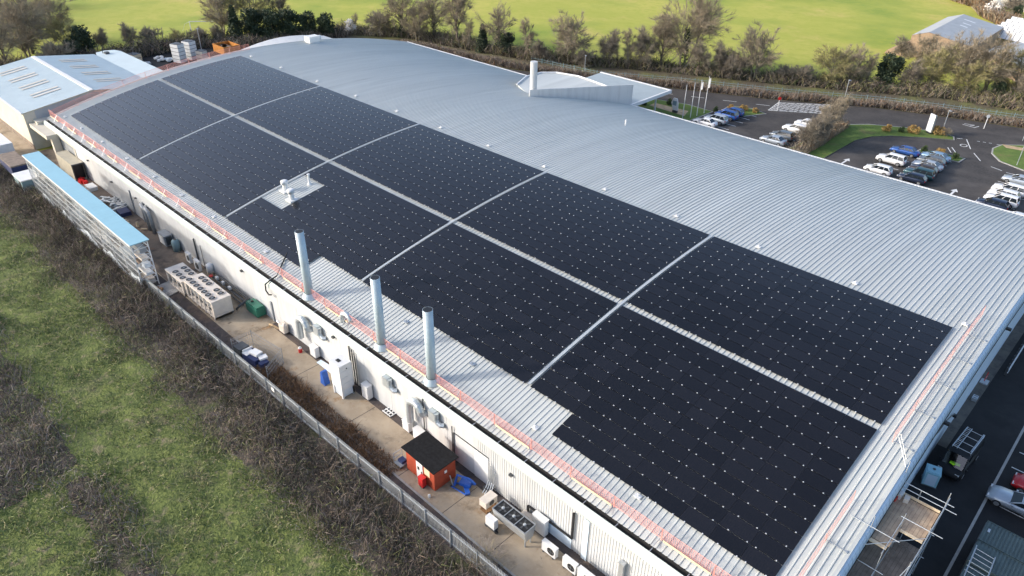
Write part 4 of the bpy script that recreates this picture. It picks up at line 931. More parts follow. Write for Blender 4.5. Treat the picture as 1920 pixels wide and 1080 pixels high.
# back yard beyond the far gable
def crate_stack(label, x, y, n, mt, rz=0.3, s=1.5):
    t = T('crate_stack', label, 'crate stack', x, y, 0, None)
    for i in range(n):
        c = part('crate', mt, t, lambda m: (m.box(x,y,0.62*i*1.35+0.40,s,s*0.8,0.72,rz=rz)))
        part('slot', 'dark_metal', c, lambda m: m.box(x,y,0.62*i*1.35+0.80,s*0.96,s*0.76,0.09,rz=rz))
crate_stack('tall stack of white crates in the back yard, left of the tall pair', 174.0, -69.0, 5, 'white_paint', s=2.4)
crate_stack('tall stack of white crates in the back yard, right of the tall pair', 174.8, -72.1, 5, 'white_paint', s=2.4)
crate_stack('short stack of cream boxes right of the tall white crates', 171.0, -73.0, 3, 'cream_paint', s=2.0)
crate_stack('two orange brown boxes near the hall end in the back yard', 182.0, -61.8, 2, 'toe_board', s=2.6)
for lab, x, y, mt in (('grey white debris heap by the small dark cars in the back yard',176.6,-62.3,'galv'),('pale rubble heap left of the crates',178.2,-66.0,'white_paint'),('low pale rubble heap between the debris and the crates',176.6,-67.5,'film')):
    t = T('debris_heap', lab, 'debris', x, y)
    rr = random.Random(int(x*10))
    part('debris', mt, t, lambda m: [m.box(x+2.2*(rr.random()-0.5),y+1.6*(rr.random()-0.5),0.2+0.5*rr.random(),0.6,0.5,0.4,rz=rr.random()*3) for i in range(9)])
t = T('skip', 'orange open-topped skip behind the far roof edge', 'skip', 174.3, -80.8)
part('skip_shell', 'orange_skip', t, lambda m: (m.bx(171.6,177.2,-83.0,-82.85,0.2,2.0), m.bx(171.6,177.2,-78.95,-78.8,0.2,2.0), m.bx(171.6,171.8,-82.85,-78.95,0.2,2.0), m.bx(177.0,177.2,-82.85,-78.95,0.2,2.0), m.bx(171.8,177.0,-82.85,-78.95,0.2,0.35)))
part('load', 'wood_old', t, lambda m: [m.box(173+0.8*i,-80.8+0.4*math.sin(i),1.2,1.2,2.6,0.7,rz=0.4*i) for i in range(5)])
t = T('lamp_mast', 'tall slim grey lighting mast in the back yard', 'lamp post', 174, -74.5)
part('mast', 'galv', t, lambda m: m.cyl((174,-74.5,0),(174,-74.5,6.6),0.11,0.06,8)); part('lamp_head', 'grey_metal', t, lambda m: m.box(173.8,-74.5,6.65,0.7,0.3,0.12)); part('base', 'kerb', t, lambda m: m.box(174,-74.5,0.2,0.6,0.6,0.4))
# goal
t = T('goal', 'white football goal frame on the bright green pitch', 'goal', 200, -88)
part('goal_post', 'white_paint', t, lambda m: m.cyl((201.5,-84.6,0),(201.5,-84.6,2.5),0.12,n=6)); part('goal_post', 'white_paint', t, lambda m: m.cyl((196.2,-91.0,0),(196.2,-91.0,2.5),0.12,n=6))
part('crossbar', 'white_paint', t, lambda m: m.cyl((201.5,-84.6,2.5),(196.2,-91.0,2.5),0.11,n=6))
part('net_support', 'white_paint', t, lambda m: [m.tube([(x,y,2.5),(x+1.2,y+0.9,1.8),(x+1.9,y+1.5,0)],0.035,5) for x,y in ((201.5,-84.6),(196.2,-91.0))])
# ================================================================ SCAFFOLD on the near gable
t = T('scaffold_tower', 'steel tube scaffold with plywood decks against the near gable', 'scaffold', 3.7, -42)
DZ = 6.6
part('deck', 'wood_deck', t, lambda m: [m.bx(2.2+0.24*i,2.2+0.24*i+0.225,-45.1,-42.0 if i < 6 else -39.9,DZ-0.05,DZ) for i in range(12)])
part('edge_board', 'toe_board', t, lambda m: (m.bx(2.2,5.05,-45.22,-45.17,DZ,DZ+0.22), m.bx(2.1,2.14,-45.1,-42.0,DZ,DZ+0.2), m.bx(3.72,4.9,-39.8,-39.5,DZ-0.04,DZ+0.02), m.bx(2.2,3.62,-41.95,-41.7,DZ-0.04,DZ+0.02)))
part('lower_deck', 'wood_old', t, lambda m: [m.bx(2.2+0.24*i,2.2+0.24*i+0.225,-43.2,-33.5,4.55,4.6) for i in range(12)])
part('ground_board', 'wood_deck', t, lambda m: m.bx(1.3,2.0,-39.0,-36.6,0.2,0.25))
SP = [(2.1,-45.3,8.6),(2.1,-42.0,7.9),(2.1,-38.4,7.9),(3.7,-42.0,8.0),(5.0,-45.3,9.5),(5.0,-39.7,8.6),(3.7,-45.3,7.6),(3.7,-38.4,7.5),(2.1,-35.0,6.3),(5.0,-35.0,7.2)]
for x, y, z in SP: part('standard', 'galv', t, lambda m: m.cyl((x,y,0),(x,y,z),0.03,n=6))
RL = [((1.6,-45.3,DZ+1.0),(5.9,-45.3,DZ+1.0)),((1.3,-45.32,DZ+0.5),(5.8,-45.32,DZ+0.5)),((2.06,-46.0,DZ+1.0),(2.06,-34.5,DZ+1.0)),((2.06,-46.0,DZ+0.5),(2.06,-34.5,DZ+0.5)),((1.3,-42.0,DZ+1.0),(3.9,-42.0,DZ+1.0)),((3.2,-39.7,DZ+1.0),(6.4,-39.7,DZ+1.0)),((3.7,-42.0,DZ+1.0),(3.7,-38.0,DZ+1.0)),
      ((2.1,-41.9,DZ+0.4),(5.2,-38.2,DZ+0.3)),((5.0,-46.0,8.2),(6.4,-47.1,9.9)),((5.0,-45.5,8.4),(6.4,-46.7,9.9)),((3.2,-38.4,5.6),(5.8,-38.4,5.6)),((3.2,-36.6,5.6),(5.8,-36.6,5.6)),((2.1,-45.3,2.0),(2.1,-35,2.0)),((2.1,-45.3,4.4),(2.1,-35,4.4)),((2.1,-45.3,0.3),(2.1,-42,4.4)),((2.1,-38.4,0.3),(2.1,-42,4.4)),((1.9,-45.3,4.4),(5.2,-45.3,4.4)),((1.9,-45.3,2.0),(5.2,-45.3,2.0)),((3.7,-42.0,5.6),(3.7,-35,5.6)),((2.1,-38.4,DZ+0.9),(3.0,-34.6,5.4))]
for a, b2 in RL: part('ledger', 'galv', t, lambda m: m.cyl(a,b2,0.027,n=6))
t = T('material_bags', 'small pile of white, red and cream bags at the far corner of the scaffold deck', 'bags', 4.6, -44.7)
part('bag', 'white_paint', t, lambda m: m.prism(ccw([(4.55,-45.0),(5.0,-45.0),(5.05,-44.5),(4.6,-44.45)]),DZ,DZ+0.45)); part('bag', 'red_paint', t, lambda m: m.prism(ccw([(4.75,-44.4),(5.1,-44.4),(5.1,-44.0),(4.8,-44.05)]),DZ,DZ+0.3)); part('bag', 'cream_paint', t, lambda m: m.prism(ccw([(4.1,-44.95),(4.45,-44.95),(4.4,-44.4),(4.1,-44.5)]),DZ,DZ+0.35))

# ================================================================ VEHICLES
CARM = {}
def loft(m, rings, cap=True):
    k = len(m.v); n = len(rings[0])
    for r in rings: m.v += r
    for i in range(len(rings)-1):
        for j in range(n):
            q = (j+1) % n
            m.f.append((k+i*n+j,k+(i+1)*n+j,k+(i+1)*n+q,k+i*n+q)); m.mi.append(0)
    if cap:
        m.f.append(tuple(k+j for j in range(n))); m.mi.append(0)
        b = k+(len(rings)-1)*n; m.f.append(tuple(b+j for j in range(n))[::-1]); m.mi.append(0)
TYPES = {   # length, half width, height, stations (x/L, top z), cabin base x0 x1, roof x0 x1
 'hatch': dict(L=4.25, hw=0.90, H=1.48, top=[(-0.5,0.62),(-0.485,0.86),(-0.42,0.97),(-0.2,0.97),(0.1,0.94),(0.24,0.93),(0.38,0.84),(0.47,0.70),(0.5,0.52)], cab=(-0.47,0.26), roof=(-0.38,0.05)),
 'suv':   dict(L=4.55, hw=0.94, H=1.68, top=[(-0.5,0.72),(-0.49,0.98),(-0.44,1.10),(-0.2,1.10),(0.1,1.08),(0.22,1.06),(0.38,1.0),(0.475,0.85),(0.5,0.6)], cab=(-0.475,0.23), roof=(-0.42,0.06)),
 'saloon':dict(L=4.65, hw=0.91, H=1.44, top=[(-0.5,0.66),(-0.49,0.90),(-0.42,0.98),(-0.26,0.98),(0.1,0.93),(0.22,0.92),(0.38,0.82),(0.475,0.68),(0.5,0.5)], cab=(-0.36,0.24), roof=(-0.22,0.03)),
 'coupe': dict(L=4.5, hw=0.93, H=1.30, top=[(-0.5,0.62),(-0.49,0.88),(-0.40,0.95),(-0.24,0.93),(0.0,0.88),(0.16,0.88),(0.34,0.82),(0.465,0.68),(0.5,0.48)], cab=(-0.38,0.15), roof=(-0.22,-0.02)),
 'van':   dict(L=5.2, hw=0.98, H=2.05, top=[(-0.5,0.9),(-0.495,1.15),(-0.44,1.18),(-0.1,1.18),(0.2,1.18),(0.36,1.16),(0.42,1.08),(0.48,0.9),(0.5,0.6)], cab=(-0.49,0.385), roof=(-0.475,0.25)),
}
def car_meshes(kind, col):
    key = (kind, col)
    if key in CARM: return CARM[key]
    d = TYPES[kind]; L_, hw, Hh = d['L'], d['hw'], d['H']
    B = MB(); rings = []
    for i, (u, zt) in enumerate(d['top']):
        x = u*L_; e = abs(u); w_ = hw*(1 if e < 0.36 else (0.97 if e < 0.43 else (0.91 if e < 0.485 else 0.78)))
        zb = 0.24 if e < 0.46 else 0.34
        zm = zb+(zt-zb)*0.45
        rings.append([(x,-w_*0.93,zb),(x,-w_,zm),(x,-w_*0.985,zt-0.12),(x,-w_*0.86,zt),(x,w_*0.86,zt),(x,w_*0.985,zt-0.12),(x,w_,zm),(x,w_*0.93,zb)])
    loft(B, rings)
    c0, c1 = d['cab'][0]*L_, d['cab'][1]*L_; r0, r1 = d['roof'][0]*L_, d['roof'][1]*L_
    zbelt = d['top'][3][1]-0.02; bw, rw = hw*0.87, hw*(0.70 if kind != 'van' else 0.82)
    zc1 = d['top'][5][1]-0.03
    base = {'rl':(c0,-bw,zbelt),'rr':(c0,bw,zbelt),'fl':(c1,-bw,zc1),'fr':(c1,bw,zc1)}
    top = {'rl':(r0,-rw,Hh-0.05),'rr':(r0,rw,Hh-0.05),'fl':(r1,-rw,Hh-0.06),'fr':(r1,rw,Hh-0.06)}
    # roof skin, slightly crowned
    rows = []
    for i in range(5):
        x = r0-0.04+(r1-r0+0.08)*i/4; z = Hh-0.05+0.05*math.sin(PI*(0.15+0.7*i/4))
        rows.append([(x,-rw-0.03,z-0.06),(x,-rw*0.9,z),(x,0,z+0.02),(x,rw*0.9,z),(x,rw+0.03,z-0.06)])
    B.grid([r[::-1] for r in rows])
    for k in base: B.cyl(base[k], top[k], 0.05, n=5)
    for s in (-1, 1):
        for f in ((0.42,) if kind in ('coupe',) else (0.33, 0.66)):
            xb, xt = c0+(c1-c0)*f, r0+(r1-r0)*f
            B.cyl((xb,s*bw*1.0,zbelt-0.05),(xt,s*rw*1.0,Hh-0.06),0.04,n=5)
        B.box(c1-0.25, s*(hw+0.08), zc1+0.05, 0.16, 0.16, 0.12)
    if kind == 'van':
        for s in (-1,1): B.quad((c0,s*(bw+0.02),zbelt-0.02),(c0+(c1-c0)*0.62,s*(bw+0.02),zbelt-0.02),(r0+(r1-r0)*0.72,s*(rw+0.035),Hh-0.05),(r0,s*(rw+0.035),Hh-0.05))
        B.quad((c0-0.02,-bw,zbelt),(c0-0.02,bw,zbelt),(r0-0.02,rw,Hh-0.05),(r0-0.02,-rw,Hh-0.05))
    out = {'body': (B.mesh('body', col, True), None)}
    def win(name, p): 
        m = MB(); m.quad(*p); out[name] = m.mesh(name, 'car_glass')
    win('windscreen', (base['fl'],base['fr'],top['fr'],top['fl'])); win('rear_window', (base['rr'],base['rl'],top['rl'],top['rr']))
    win('side_l', (base['rl'],base['fl'],top['fl'],top['rl'])); win('side_r', (base['fr'],base['rr'],top['rr'],top['fr']))
    for f in out['body'][0].polygons: f.use_smooth = True
    wr = 0.33 if kind not in ('suv','van') else 0.36
    W = MB(); W.tube([(0,-0.11,0),(0,-0.09,0),(0,0.09,0),(0,0.11,0)],[wr*0.86,wr,wr,wr*0.86],18); out['wheel'] = W.mesh('wheel','rubber')
    Rm = MB(); Rm.cyl((0,-0.115,0),(0,0.115,0),wr*0.62,n=12); [Rm.box(0,s*0.118,0,wr*1.1,0.01,0.07,M=Matrix.Rotation(a,4,'Y')) for a in (0,1.05,2.1) for s in (-1,1)]; out['rim'] = Rm.mesh('rim','alloy')
    zl = d['top'][7][1]-0.06
    Hd = MB(); Hd.box(0,0,0,0.16,0.32,0.12); out['headlight'] = Hd.mesh('headlight','lamp_glass'); Tl = MB(); Tl.box(0,0,0,0.06,0.2,0.22); out['tail_light'] = Tl.mesh('tail_light','tail_red')
    out['zl'] = zl; out['wr'] = wr
    CARM[key] = out
    return out
def lnk(name, me, parent, loc=(0,0,0)):
    o = bpy.data.objects.new(name, me); COL.objects.link(o); o.parent = parent; o.location = loc; return o
def car(kind, col, x, y, rz, label, group=None, name='parked_car', cat='car'):
    mm_ = car_meshes(kind, col); d = TYPES[kind]; L_, hw = d['L'], d['hw']
    t = thing(name, label, cat, (x,y,0.008), group, rz)
    lnk('body', mm_['body'][0], t)
    lnk('windscreen', mm_['windscreen'], t); lnk('rear_window', mm_['rear_window'], t); lnk('side_window', mm_['side_l'], t); lnk('side_window', mm_['side_r'], t)
    for u in (-0.31, 0.31):
        for s in (-1, 1):
            wo = lnk('wheel', mm_['wheel'], t, (u*L_, s*(hw-0.09), mm_['wr'])); lnk('rim', mm_['rim'], wo)
    for s in (-1, 1):
        lnk('headlight', mm_['headlight'], t, (0.468*L_, s*hw*0.68, mm_['zl'])); lnk('tail_light', mm_['tail_light'], t, (-0.494*L_, s*hw*0.66, d['top'][1][1]-0.12))
    return t
rj = random.Random(11)
# rows behind the building
for kind, col, x, y, lab in (
    ('hatch','car_white',33.3,-120.0,'white hatchback nearest the roof edge in the left file of the small car park'),
    ('suv','car_white',33.3,-125.8,'white boxy car, second in the left file of the small car park'),
    ('saloon','car_blue',33.2,-131.6,'deep blue car at the far end of the left file of the small car park'),
    ('hatch','car_navy',28.2,-120.3,'dark navy car closest to the roof edge in the right file'),
    ('suv','car_teal',27.9,-122.8,'dark teal car second from the roof edge in the right file'),
    ('hatch','car_brown',28.2,-125.2,'black brown car between a teal and a silver blue car in the right file'),
    ('saloon','car_silver',28.3,-127.6,'silver blue car in the middle of the right file'),
    ('hatch','car_grey',28.4,-130.1,'dark grey car second from the far end of the right file'),
    ('saloon','car_sky',28.5,-132.6,'pale sky blue car at the far end of the right file by the hedge'),
    ('saloon','car_silver',15.8,-131.6,'pale silver car alone at the right picture edge, farthest of that group'),
    ('suv','car_white',16.0,-126.2,'white car at the right picture edge, just behind two other white cars'),
    ('hatch','car_white',16.0,-123.7,'white car in the middle of the white group at the right picture edge'),
    ('suv','car_white',15.8,-121.2,'white car nearest the dark one at the right picture edge'),
    ('hatch','car_navy',16.4,-118.9,'dark car tucked behind the roof edge at the right picture edge'),
    ('saloon','car_white',12.6,-116.0,'white car whose roof just shows over the eave at the right picture edge'),
    ('saloon','car_silver',51.6,-120.1,'pale silver car half hidden by the eave next to the bare trees'),
    ('hatch','car_grey',51.6,-123.4,'dark grey car with a pale roof next to the bare trees'),
    ('suv','car_white',51.4,-128.2,'white car beside the bare trees in the middle bay'),
    ('hatch','car_white',51.2,-132.6,'white car partly hidden by bare twigs, farthest in the middle bay'),
    ('saloon','car_white',65.0,-119.6,'white car poking above the eave near the flagpoles'),
    ('suv','car_silver',64.5,-122.4,'silver car next to the white one near the flagpoles'),
    ('suv','car_blue',64.3,-126.0,'bright blue car with a pale roof edge near the flagpoles'),
    ('hatch','car_blue',64.4,-128.7,'bright blue car farthest from the eave near the flagpoles')):
    car(kind, col, x+0.2*(rj.random()-0.5), y, 0.03*(rj.random()-0.5), lab)
# side road vehicles
van = car('van','van_black',3.35,-59.6,PI/2,'black van with a ladder rack on its roof beside the gable','', 'van', 'van')
for ch in van.children:
    if ch.name.startswith('windscreen'):
        ch.data = ch.data.copy(); ch.data.materials[0] = MATS['clear_glass']
part('roof_rack', 'galv', van, lambda m: ([m.cyl((x,-0.72,2.22),(x,0.72,2.22),0.025,n=5) for x in (-2.3,-1.3,-0.3,0.7)] + [m.cyl((-2.4,y,2.24),(0.8,y,2.24),0.025,n=5) for y in (-0.72,0.72)] + [m.cyl((x,y,2.0),(x,y,2.22),0.02,n=5) for x in (-2.3,0.7) for y in (-0.72,0.72)]), local=True)
part('ladder', 'galv', van, lambda m: ([m.cyl((-2.5,y,2.30),(1.0,y,2.30),0.03,n=5) for y in (-0.68,-0.32)] + [m.cyl((-2.4+0.25*i,-0.68,2.30),(-2.4+0.25*i,-0.32,2.30),0.018,n=5) for i in range(14)]), local=True)
part('ladder', 'galv', van, lambda m: ([m.cyl((-2.5,y,2.28),(0.6,y,2.28),0.03,n=5) for y in (0.62,0.70)]), local=True)
part('dash_vest', 'hi_vis', van, lambda m: (m.box(1.72,0.12,1.30,0.30,0.75,0.05,rz=0.2), m.box(1.86,-0.05,1.30,0.22,0.4,0.06,rz=-0.3)), local=True)
van.rotation_euler = (0,0,PI/2-0.06)
car('coupe','car_silver',-1.75,-57.75,0.05,'silver coupe parked nose towards the side road')
car('hatch','car_red',-2.75,-60.6,0.05,'red car beyond the silver coupe at the right edge')
t = T('storage_box', 'pale blue boxy plastic cabinet between the black van and the scaffold', 'cabinet', 4.35, -55.7)
def rot(M_, f): return f
Mx = Matrix.Translation((4.35,-55.7,0)) @ Matrix.Rotation(0.25,4,'Z')
part('cabin', 'sky_sheet', t, lambda m: (m.box(0,0,0.70,1.08,1.08,1.30,M=Mx), m.box(0,0,1.39,1.14,1.14,0.10,M=Mx), m.box(0,0,1.47,0.92,0.92,0.08,M=Mx)))
part('door', 'gable_band', t, lambda m: m.box(0.0,0.55,0.72,0.75,0.03,1.1,M=Mx)); part('roof_vent', 'dark_metal', t, lambda m: m.cyl((4.35,-55.7,1.5),(4.35,-55.7,1.56),0.12,n=10))
part('base', 'dark_metal', t, lambda m: m.box(0,0,0.03,1.2,1.2,0.06,M=Mx))
# containers on the right
for i, (ya, yb, lab) in enumerate(((-51.75,-49.35,'dark green grey ribbed container next to the silver coupe'),(-49.25,-46.85,'dark green grey ribbed container with ladders on its roof'))):
    t = T('storage_container', lab, 'container', -3.4, (ya+yb)/2)
    part('shell', 'container_grey', t, lambda m: (m.bx(-6.5,-0.4,ya,yb,0.12,2.5), [m.bx(-6.4+0.24*k,-6.4+0.24*k+0.13,ya+0.06,yb-0.06,2.5,2.54) for k in range(25)], m.bx(-6.5,-0.4,ya,ya+0.05,2.5,2.56), m.bx(-6.5,-0.4,yb-0.05,yb,2.5,2.56)))
    part('door', 'dark_metal', t, lambda m: [m.bx(-0.4,-0.36,ya+0.08+1.14*k,ya+1.16+1.14*k,0.2,2.4) for k in (0,1)])
    part('roof_plate', 'galv', t, lambda m: m.box(-0.75,ya+1.0,2.55,0.16,0.4,0.02) if i == 0 else m.box(-5.8,ya+1.0,2.55,0.16,0.4,0.02))
t = T('ladder_rack', 'pale metal ladder frame lying on the container roof', 'ladder', -1.2, -46.9, 2.56)
part('side_rail', 'galv', t, lambda m: m.cyl((-0.50,-48.2,2.95),(-0.65,-44.8,2.95),0.045,n=6)); part('side_rail', 'galv', t, lambda m: m.cyl((-1.75,-48.0,2.95),(-1.9,-44.8,2.95),0.045,n=6))
part('rung', 'galv', t, lambda m: [m.cyl((-0.5,-47.9+0.5*k,2.93),(-1.8,-47.8+0.5*k,2.93),0.02,n=5) for k in range(6)]); part('post', 'galv', t, lambda m: [m.cyl((x,y,2.5),(x,y,2.98),0.03,n=5) for x,y in ((-0.52,-48.0),(-0.6,-46.9),(-1.77,-47.9),(-1.83,-46.9))])
t = T('lower_container', 'dark ribbed container at the bottom right corner, without ladders', 'container', -3.4, -44.5)
part('shell', 'container_grey', t, lambda m: (m.bx(-6.5,-0.45,-46.75,-42.6,0.1,2.3), [m.bx(-6.4+0.24*k,-6.4+0.24*k+0.13,-46.7,-42.7,2.3,2.34) for k in range(24)]))
part('door', 'dark_metal', t, lambda m: m.bx(-0.45,-0.41,-46.5,-43.0,0.2,2.1))
t = T('barrier', 'low white railing with dark brackets along the gable pavement', 'railing', 3.7, -80)
part('rail', 'white_paint', t, lambda m: (m.bx(3.62,3.70,-88,-76.2,0.85,0.95), m.bx(3.62,3.70,-88,-76.2,0.40,0.46))); part('post', 'dark_metal', t, lambda m: [m.bx(3.66,3.9,-76.4-0.9*i-0.06,-76.4-0.9*i+0.06,0,0.95) for i in range(13)])
t = T('warning_sign', 'small triangular red edged warning sign by the gable wall', 'sign', 5.0, -73.6)
part('sign_plate', 'white_paint', t, lambda m: m.extr([(-74.0,0.5),(-73.2,0.5),(-73.6,1.2)],'x',4.95,4.97)); part('sign_edge', 'red_paint', t, lambda m: m.tube([(4.96,-74.05,0.47),(4.96,-73.15,0.47),(4.96,-73.6,1.26),(4.96,-74.05,0.47)],0.045,5)); part('base', 'galv', t, lambda m: (m.box(4.95,-73.6,0.06,0.7,0.9,0.12), m.box(4.95,-73.6,0.3,0.05,0.05,0.5)))
t = T('pavement_box', 'small pale box with dark slots on the gable pavement', 'box', 4.9, -70.0)
part('box_body', 'galv', t, lambda m: m.box(4.85,-70.0,0.18,0.45,0.7,0.36)); part('slot', 'black', t, lambda m: [m.box(4.85,-70.18+0.36*i,0.365,0.3,0.08,0.012) for i in (0,1)])

# ================================================================ SIGNS, POLES
for i, (x, y, h, flag, lab) in enumerate(((70.0,-119.6,6.4,0,'white flagpole nearest the canopy, without a flag'),(69.2,-121.1,6.7,0,'white flagpole second from the canopy, without a flag'),(68.9,-122.9,6.9,1,'white flagpole with a short limp pale flag, third from the canopy'),(68.7,-125.2,7.2,2,'white flagpole with a long limp pale flag, farthest from the canopy'))):
    t = T('flagpole', lab, 'flagpole', x, y)
    part('pole', 'white_paint', t, lambda m: m.cyl((x,y,0.1),(x,y,h),0.075,0.045,8)); part('finial', 'galv', t, lambda m: m.tube([(x,y,h),(x,y,h+0.08),(x,y,h+0.16)],[0.05,0.09,0.02],8))
    if flag: part('flag', 'white_paint', t, lambda m: m.grid([[(x-0.05-0.28*math.sin(q*1.1+0.4)*(1 if q<3 else 0.8), y-0.06-0.10*q+0.05*math.sin(3*q), h-0.15-s*(1.3 if flag==1 else 1.7)-0.12*q) for q in range(5)] for s in (0,0.33,0.66,1.0)]))
t = T('totem_sign', 'tall plain white totem sign standing in the hedge', 'sign', 33.8, -145.3)
mx = Matrix.Translation((33.8,-145.4,0)) @ Matrix.Rotation(-0.62,4,'Z')
part('sign_panel', 'white_paint', t, lambda m: m.box(0,0,2.0,1.35,0.25,3.2,M=mx)); part('sign_foot', 'dark_metal', t, lambda m: m.box(0,0,0.22,1.2,0.18,0.44,M=mx)); part('panel_edge', 'galv', t, lambda m: [m.box(s*0.7,0,2.0,0.05,0.28,3.22,M=mx) for s in (-1,1)])
t = T('sculpture', 'white and grey rounded sign board in the lawn by the canopy', 'sign', 72.9, -121.3)
part('board', 'white_paint', t, lambda m: m.extr([(72.3,0.6),(73.4,0.6),(73.9,2.0),(73.5,2.9),(72.7,2.9),(72.4,2.0)],'y',-121.5,-121.3)); part('panel', 'teal_grey', t, lambda m: m.extr([(72.75,1.5),(73.6,1.6),(73.6,2.4),(72.7,2.4)],'y',-121.3,-121.27)); part('foot', 'dark_metal', t, lambda m: m.bx(72.4,73.4,-121.6,-121.2,0.1,0.6))
for x, y, h, lab, red in ((27.3,-155.9,2.6,'short white post with a red ringed sign on the far roadside',0),(32.6,-149.9,3.6,'slim grey lamp post behind the white totem sign',2),(20.4,-153.9,5.5,'white roadside lamp column at the right picture edge',2),(18.0,-139.9,5.2,'white sloping lamp column on the green roundabout lawn',2),(59.6,-137.6,2.6,'short post with a small red topped sign by the lawn tip',1),(52.6,-152.6,4.5,'slim lamp post in the far hedge behind the box junction',2),(101.5,-128.5,4.5,'slim lamp post in the far hedge above the canopy',2)):
    t = T('road_post', lab, 'post', x, y)
    part('post', 'white_paint' if red != 2 else 'galv', t, lambda m: m.cyl((x,y,0),(x,y,h),0.07,n=8)); 
    if red == 2: part('lamp_head', 'grey_metal', t, lambda m: (m.box(x-0.25,y+0.2,h+0.03,0.65,0.3,0.12,rz=-0.7)))
    else: part('sign_plate', 'red_paint' if red else 'white_paint', t, lambda m: (m.cyl((x-0.02,y+0.08,h-0.2),(x-0.04,y+0.11,h-0.2),0.32,n=16)))

# ================================================================ FAR BUILDINGS (top right)
t = T('far_shed', 'grey pitched shed with pale roof lights and a brown low end beyond the trees', 'shed', 52, -222)
def rect(p, q, wv):  # ridge p->q, half-width vector
    return p, q, wv
rp, rq = Vector((53.6,-201.0,0)), Vector((54.4,-230.5,0)); dv = (rq-rp).normalized(); nv = Vector((dv.y,-dv.x,0))
if nv.x > 0: nv = -nv
wl, wr_ = 3.6, 10.2
def P(u, s, z): 
    p = rp+(rq-rp)*u + nv*s; return (p.x, p.y, z)
part('roof', 'slate', t, lambda m: (m.quad(P(0,0,6.2),P(1,0,6.2),P(1,wr_,4.4),P(0,wr_,4.4)), m.quad(P(0,-wl,5.0),P(1,-wl,5.0),P(1,0,6.2),P(0,0,6.2))))
part('wall', 'brick_orange', t, lambda m: (m.quad(P(0,-wl,0),P(0,wr_,0),P(0,wr_,4.4),P(0,0,6.15),P(0,-wl,4.95)), m.quad(P(1,-wl,0),P(1,-wl,4.95),P(1,0,6.15),P(1,wr_,4.4),P(1,wr_,0)), m.quad(P(0,-wl,0),P(0,-wl,4.95),P(1,-wl,4.95),P(1,-wl,0)), m.quad(P(0,wr_,0),P(1,wr_,0),P(1,wr_,4.38),P(0,wr_,4.38))))
part('low_end', 'brick_orange', t, lambda m: m.extr([(57.4,0),(62.0,0),(61.6,0.8),(57.4,3.4)], 'y', -208.5, -199.5))
for u, s in ((0.55,2.6),(0.66,2.4),(0.8,1.6)): part('roof_light', 'white_paint', t, lambda m: m.quad(P(u,s,6.26-s*0.19),P(u+0.03,s,6.26-s*0.19),P(u+0.03,s+3,6.26-(s+3)*0.19),P(u,s+3,6.26-(s+3)*0.19)))
t = T('low_annex', 'flat grey shed roof right of the pitched shed, behind bare twigs', 'shed', 40, -205)
part('roof', 'slate', t, lambda m: m.prism(ccw([(41.5,-206),(27,-190),(26,-212),(38.5,-221)]),3.2,3.5)); part('wall', 'brick_orange', t, lambda m: m.prism(ccw([(41.2,-206.2),(27.3,-190.4),(26.3,-211.8),(38.3,-220.6)]),0,3.2))
t = T('glasshouse', 'white glittering glasshouse roof at the right picture edge', 'glasshouse', 41, -240)
def gh(m):
    for k in range(5):
        y0 = -228-5*k
        m.quad((47,y0,2.4),(28,y0+6,2.4),(28,y0+3.5,4.0),(47,y0-2.5,4.0),mi=0); m.quad((47,y0-2.5,4.0),(28,y0+3.5,4.0),(28,y0+1,2.4),(47,y0-5,2.4),mi=1)
        m.quad((47,y0,0),(47,y0,2.4),(47,y0-2.5,4.0),(47,y0-5,2.4),(47,y0-5,0),mi=1)
o = MB(); gh(o); o = o.build('glazing', ['white_paint','film'], t)
part('glazing_bar', 'dark_metal', t, lambda m: [m.cyl((47-19*j/12,-228-5*k+6*j/12,2.45),(47-19*j/12,-228-5*k-2.5+6*j/12,4.05),0.06,n=4) for k in range(5) for j in range(13)])
t = T('brown_roof_house', 'house with rust red roof in the top right corner', 'house', 52, -292)
part('roof', 'brick_orange', t, lambda m: (m.quad((62,-292,3.0),(46,-280,3.0),(46,-284,6.5),(61,-296,6.5)), m.quad((61,-296,6.5),(46,-284,6.5),(44,-290,3),(60,-302,3)))); part('wall', 'wall_cream', t, lambda m: m.prism(ccw([(61.5,-292.4),(46.3,-280.8),(44.6,-289.6),(60.2,-301.4)]),0,3.0))
t = T('grey_roof_house', 'grey roofed house at the top right corner behind the rust red one', 'house', 40, -300)
part('roof', 'slate', t, lambda m: m.prism(ccw([(50,-300),(30,-285),(26,-300),(46,-315)]),4.5,5.2)); part('wall', 'brick_orange', t, lambda m: m.prism(ccw([(49.5,-300.3),(30.3,-285.8),(26.5,-299.8),(45.8,-314.2)]),0,4.5))
t = T('white_cottage', 'small white building half hidden by hedges at the top right of the field', 'cottage', 69, -293)
part('wall', 'white_paint', t, lambda m: m.box(69,-294,1.5,7,4.5,3,rz=0.4)); ro = part('roof', 'galv', t, lambda m: m.extr([(-2.6,3.0),(2.6,3.0),(0,4.4)],'x',-3.7,3.7), local=True); ro.location = (0,-1,0); ro.rotation_euler = (0,0,0.4)
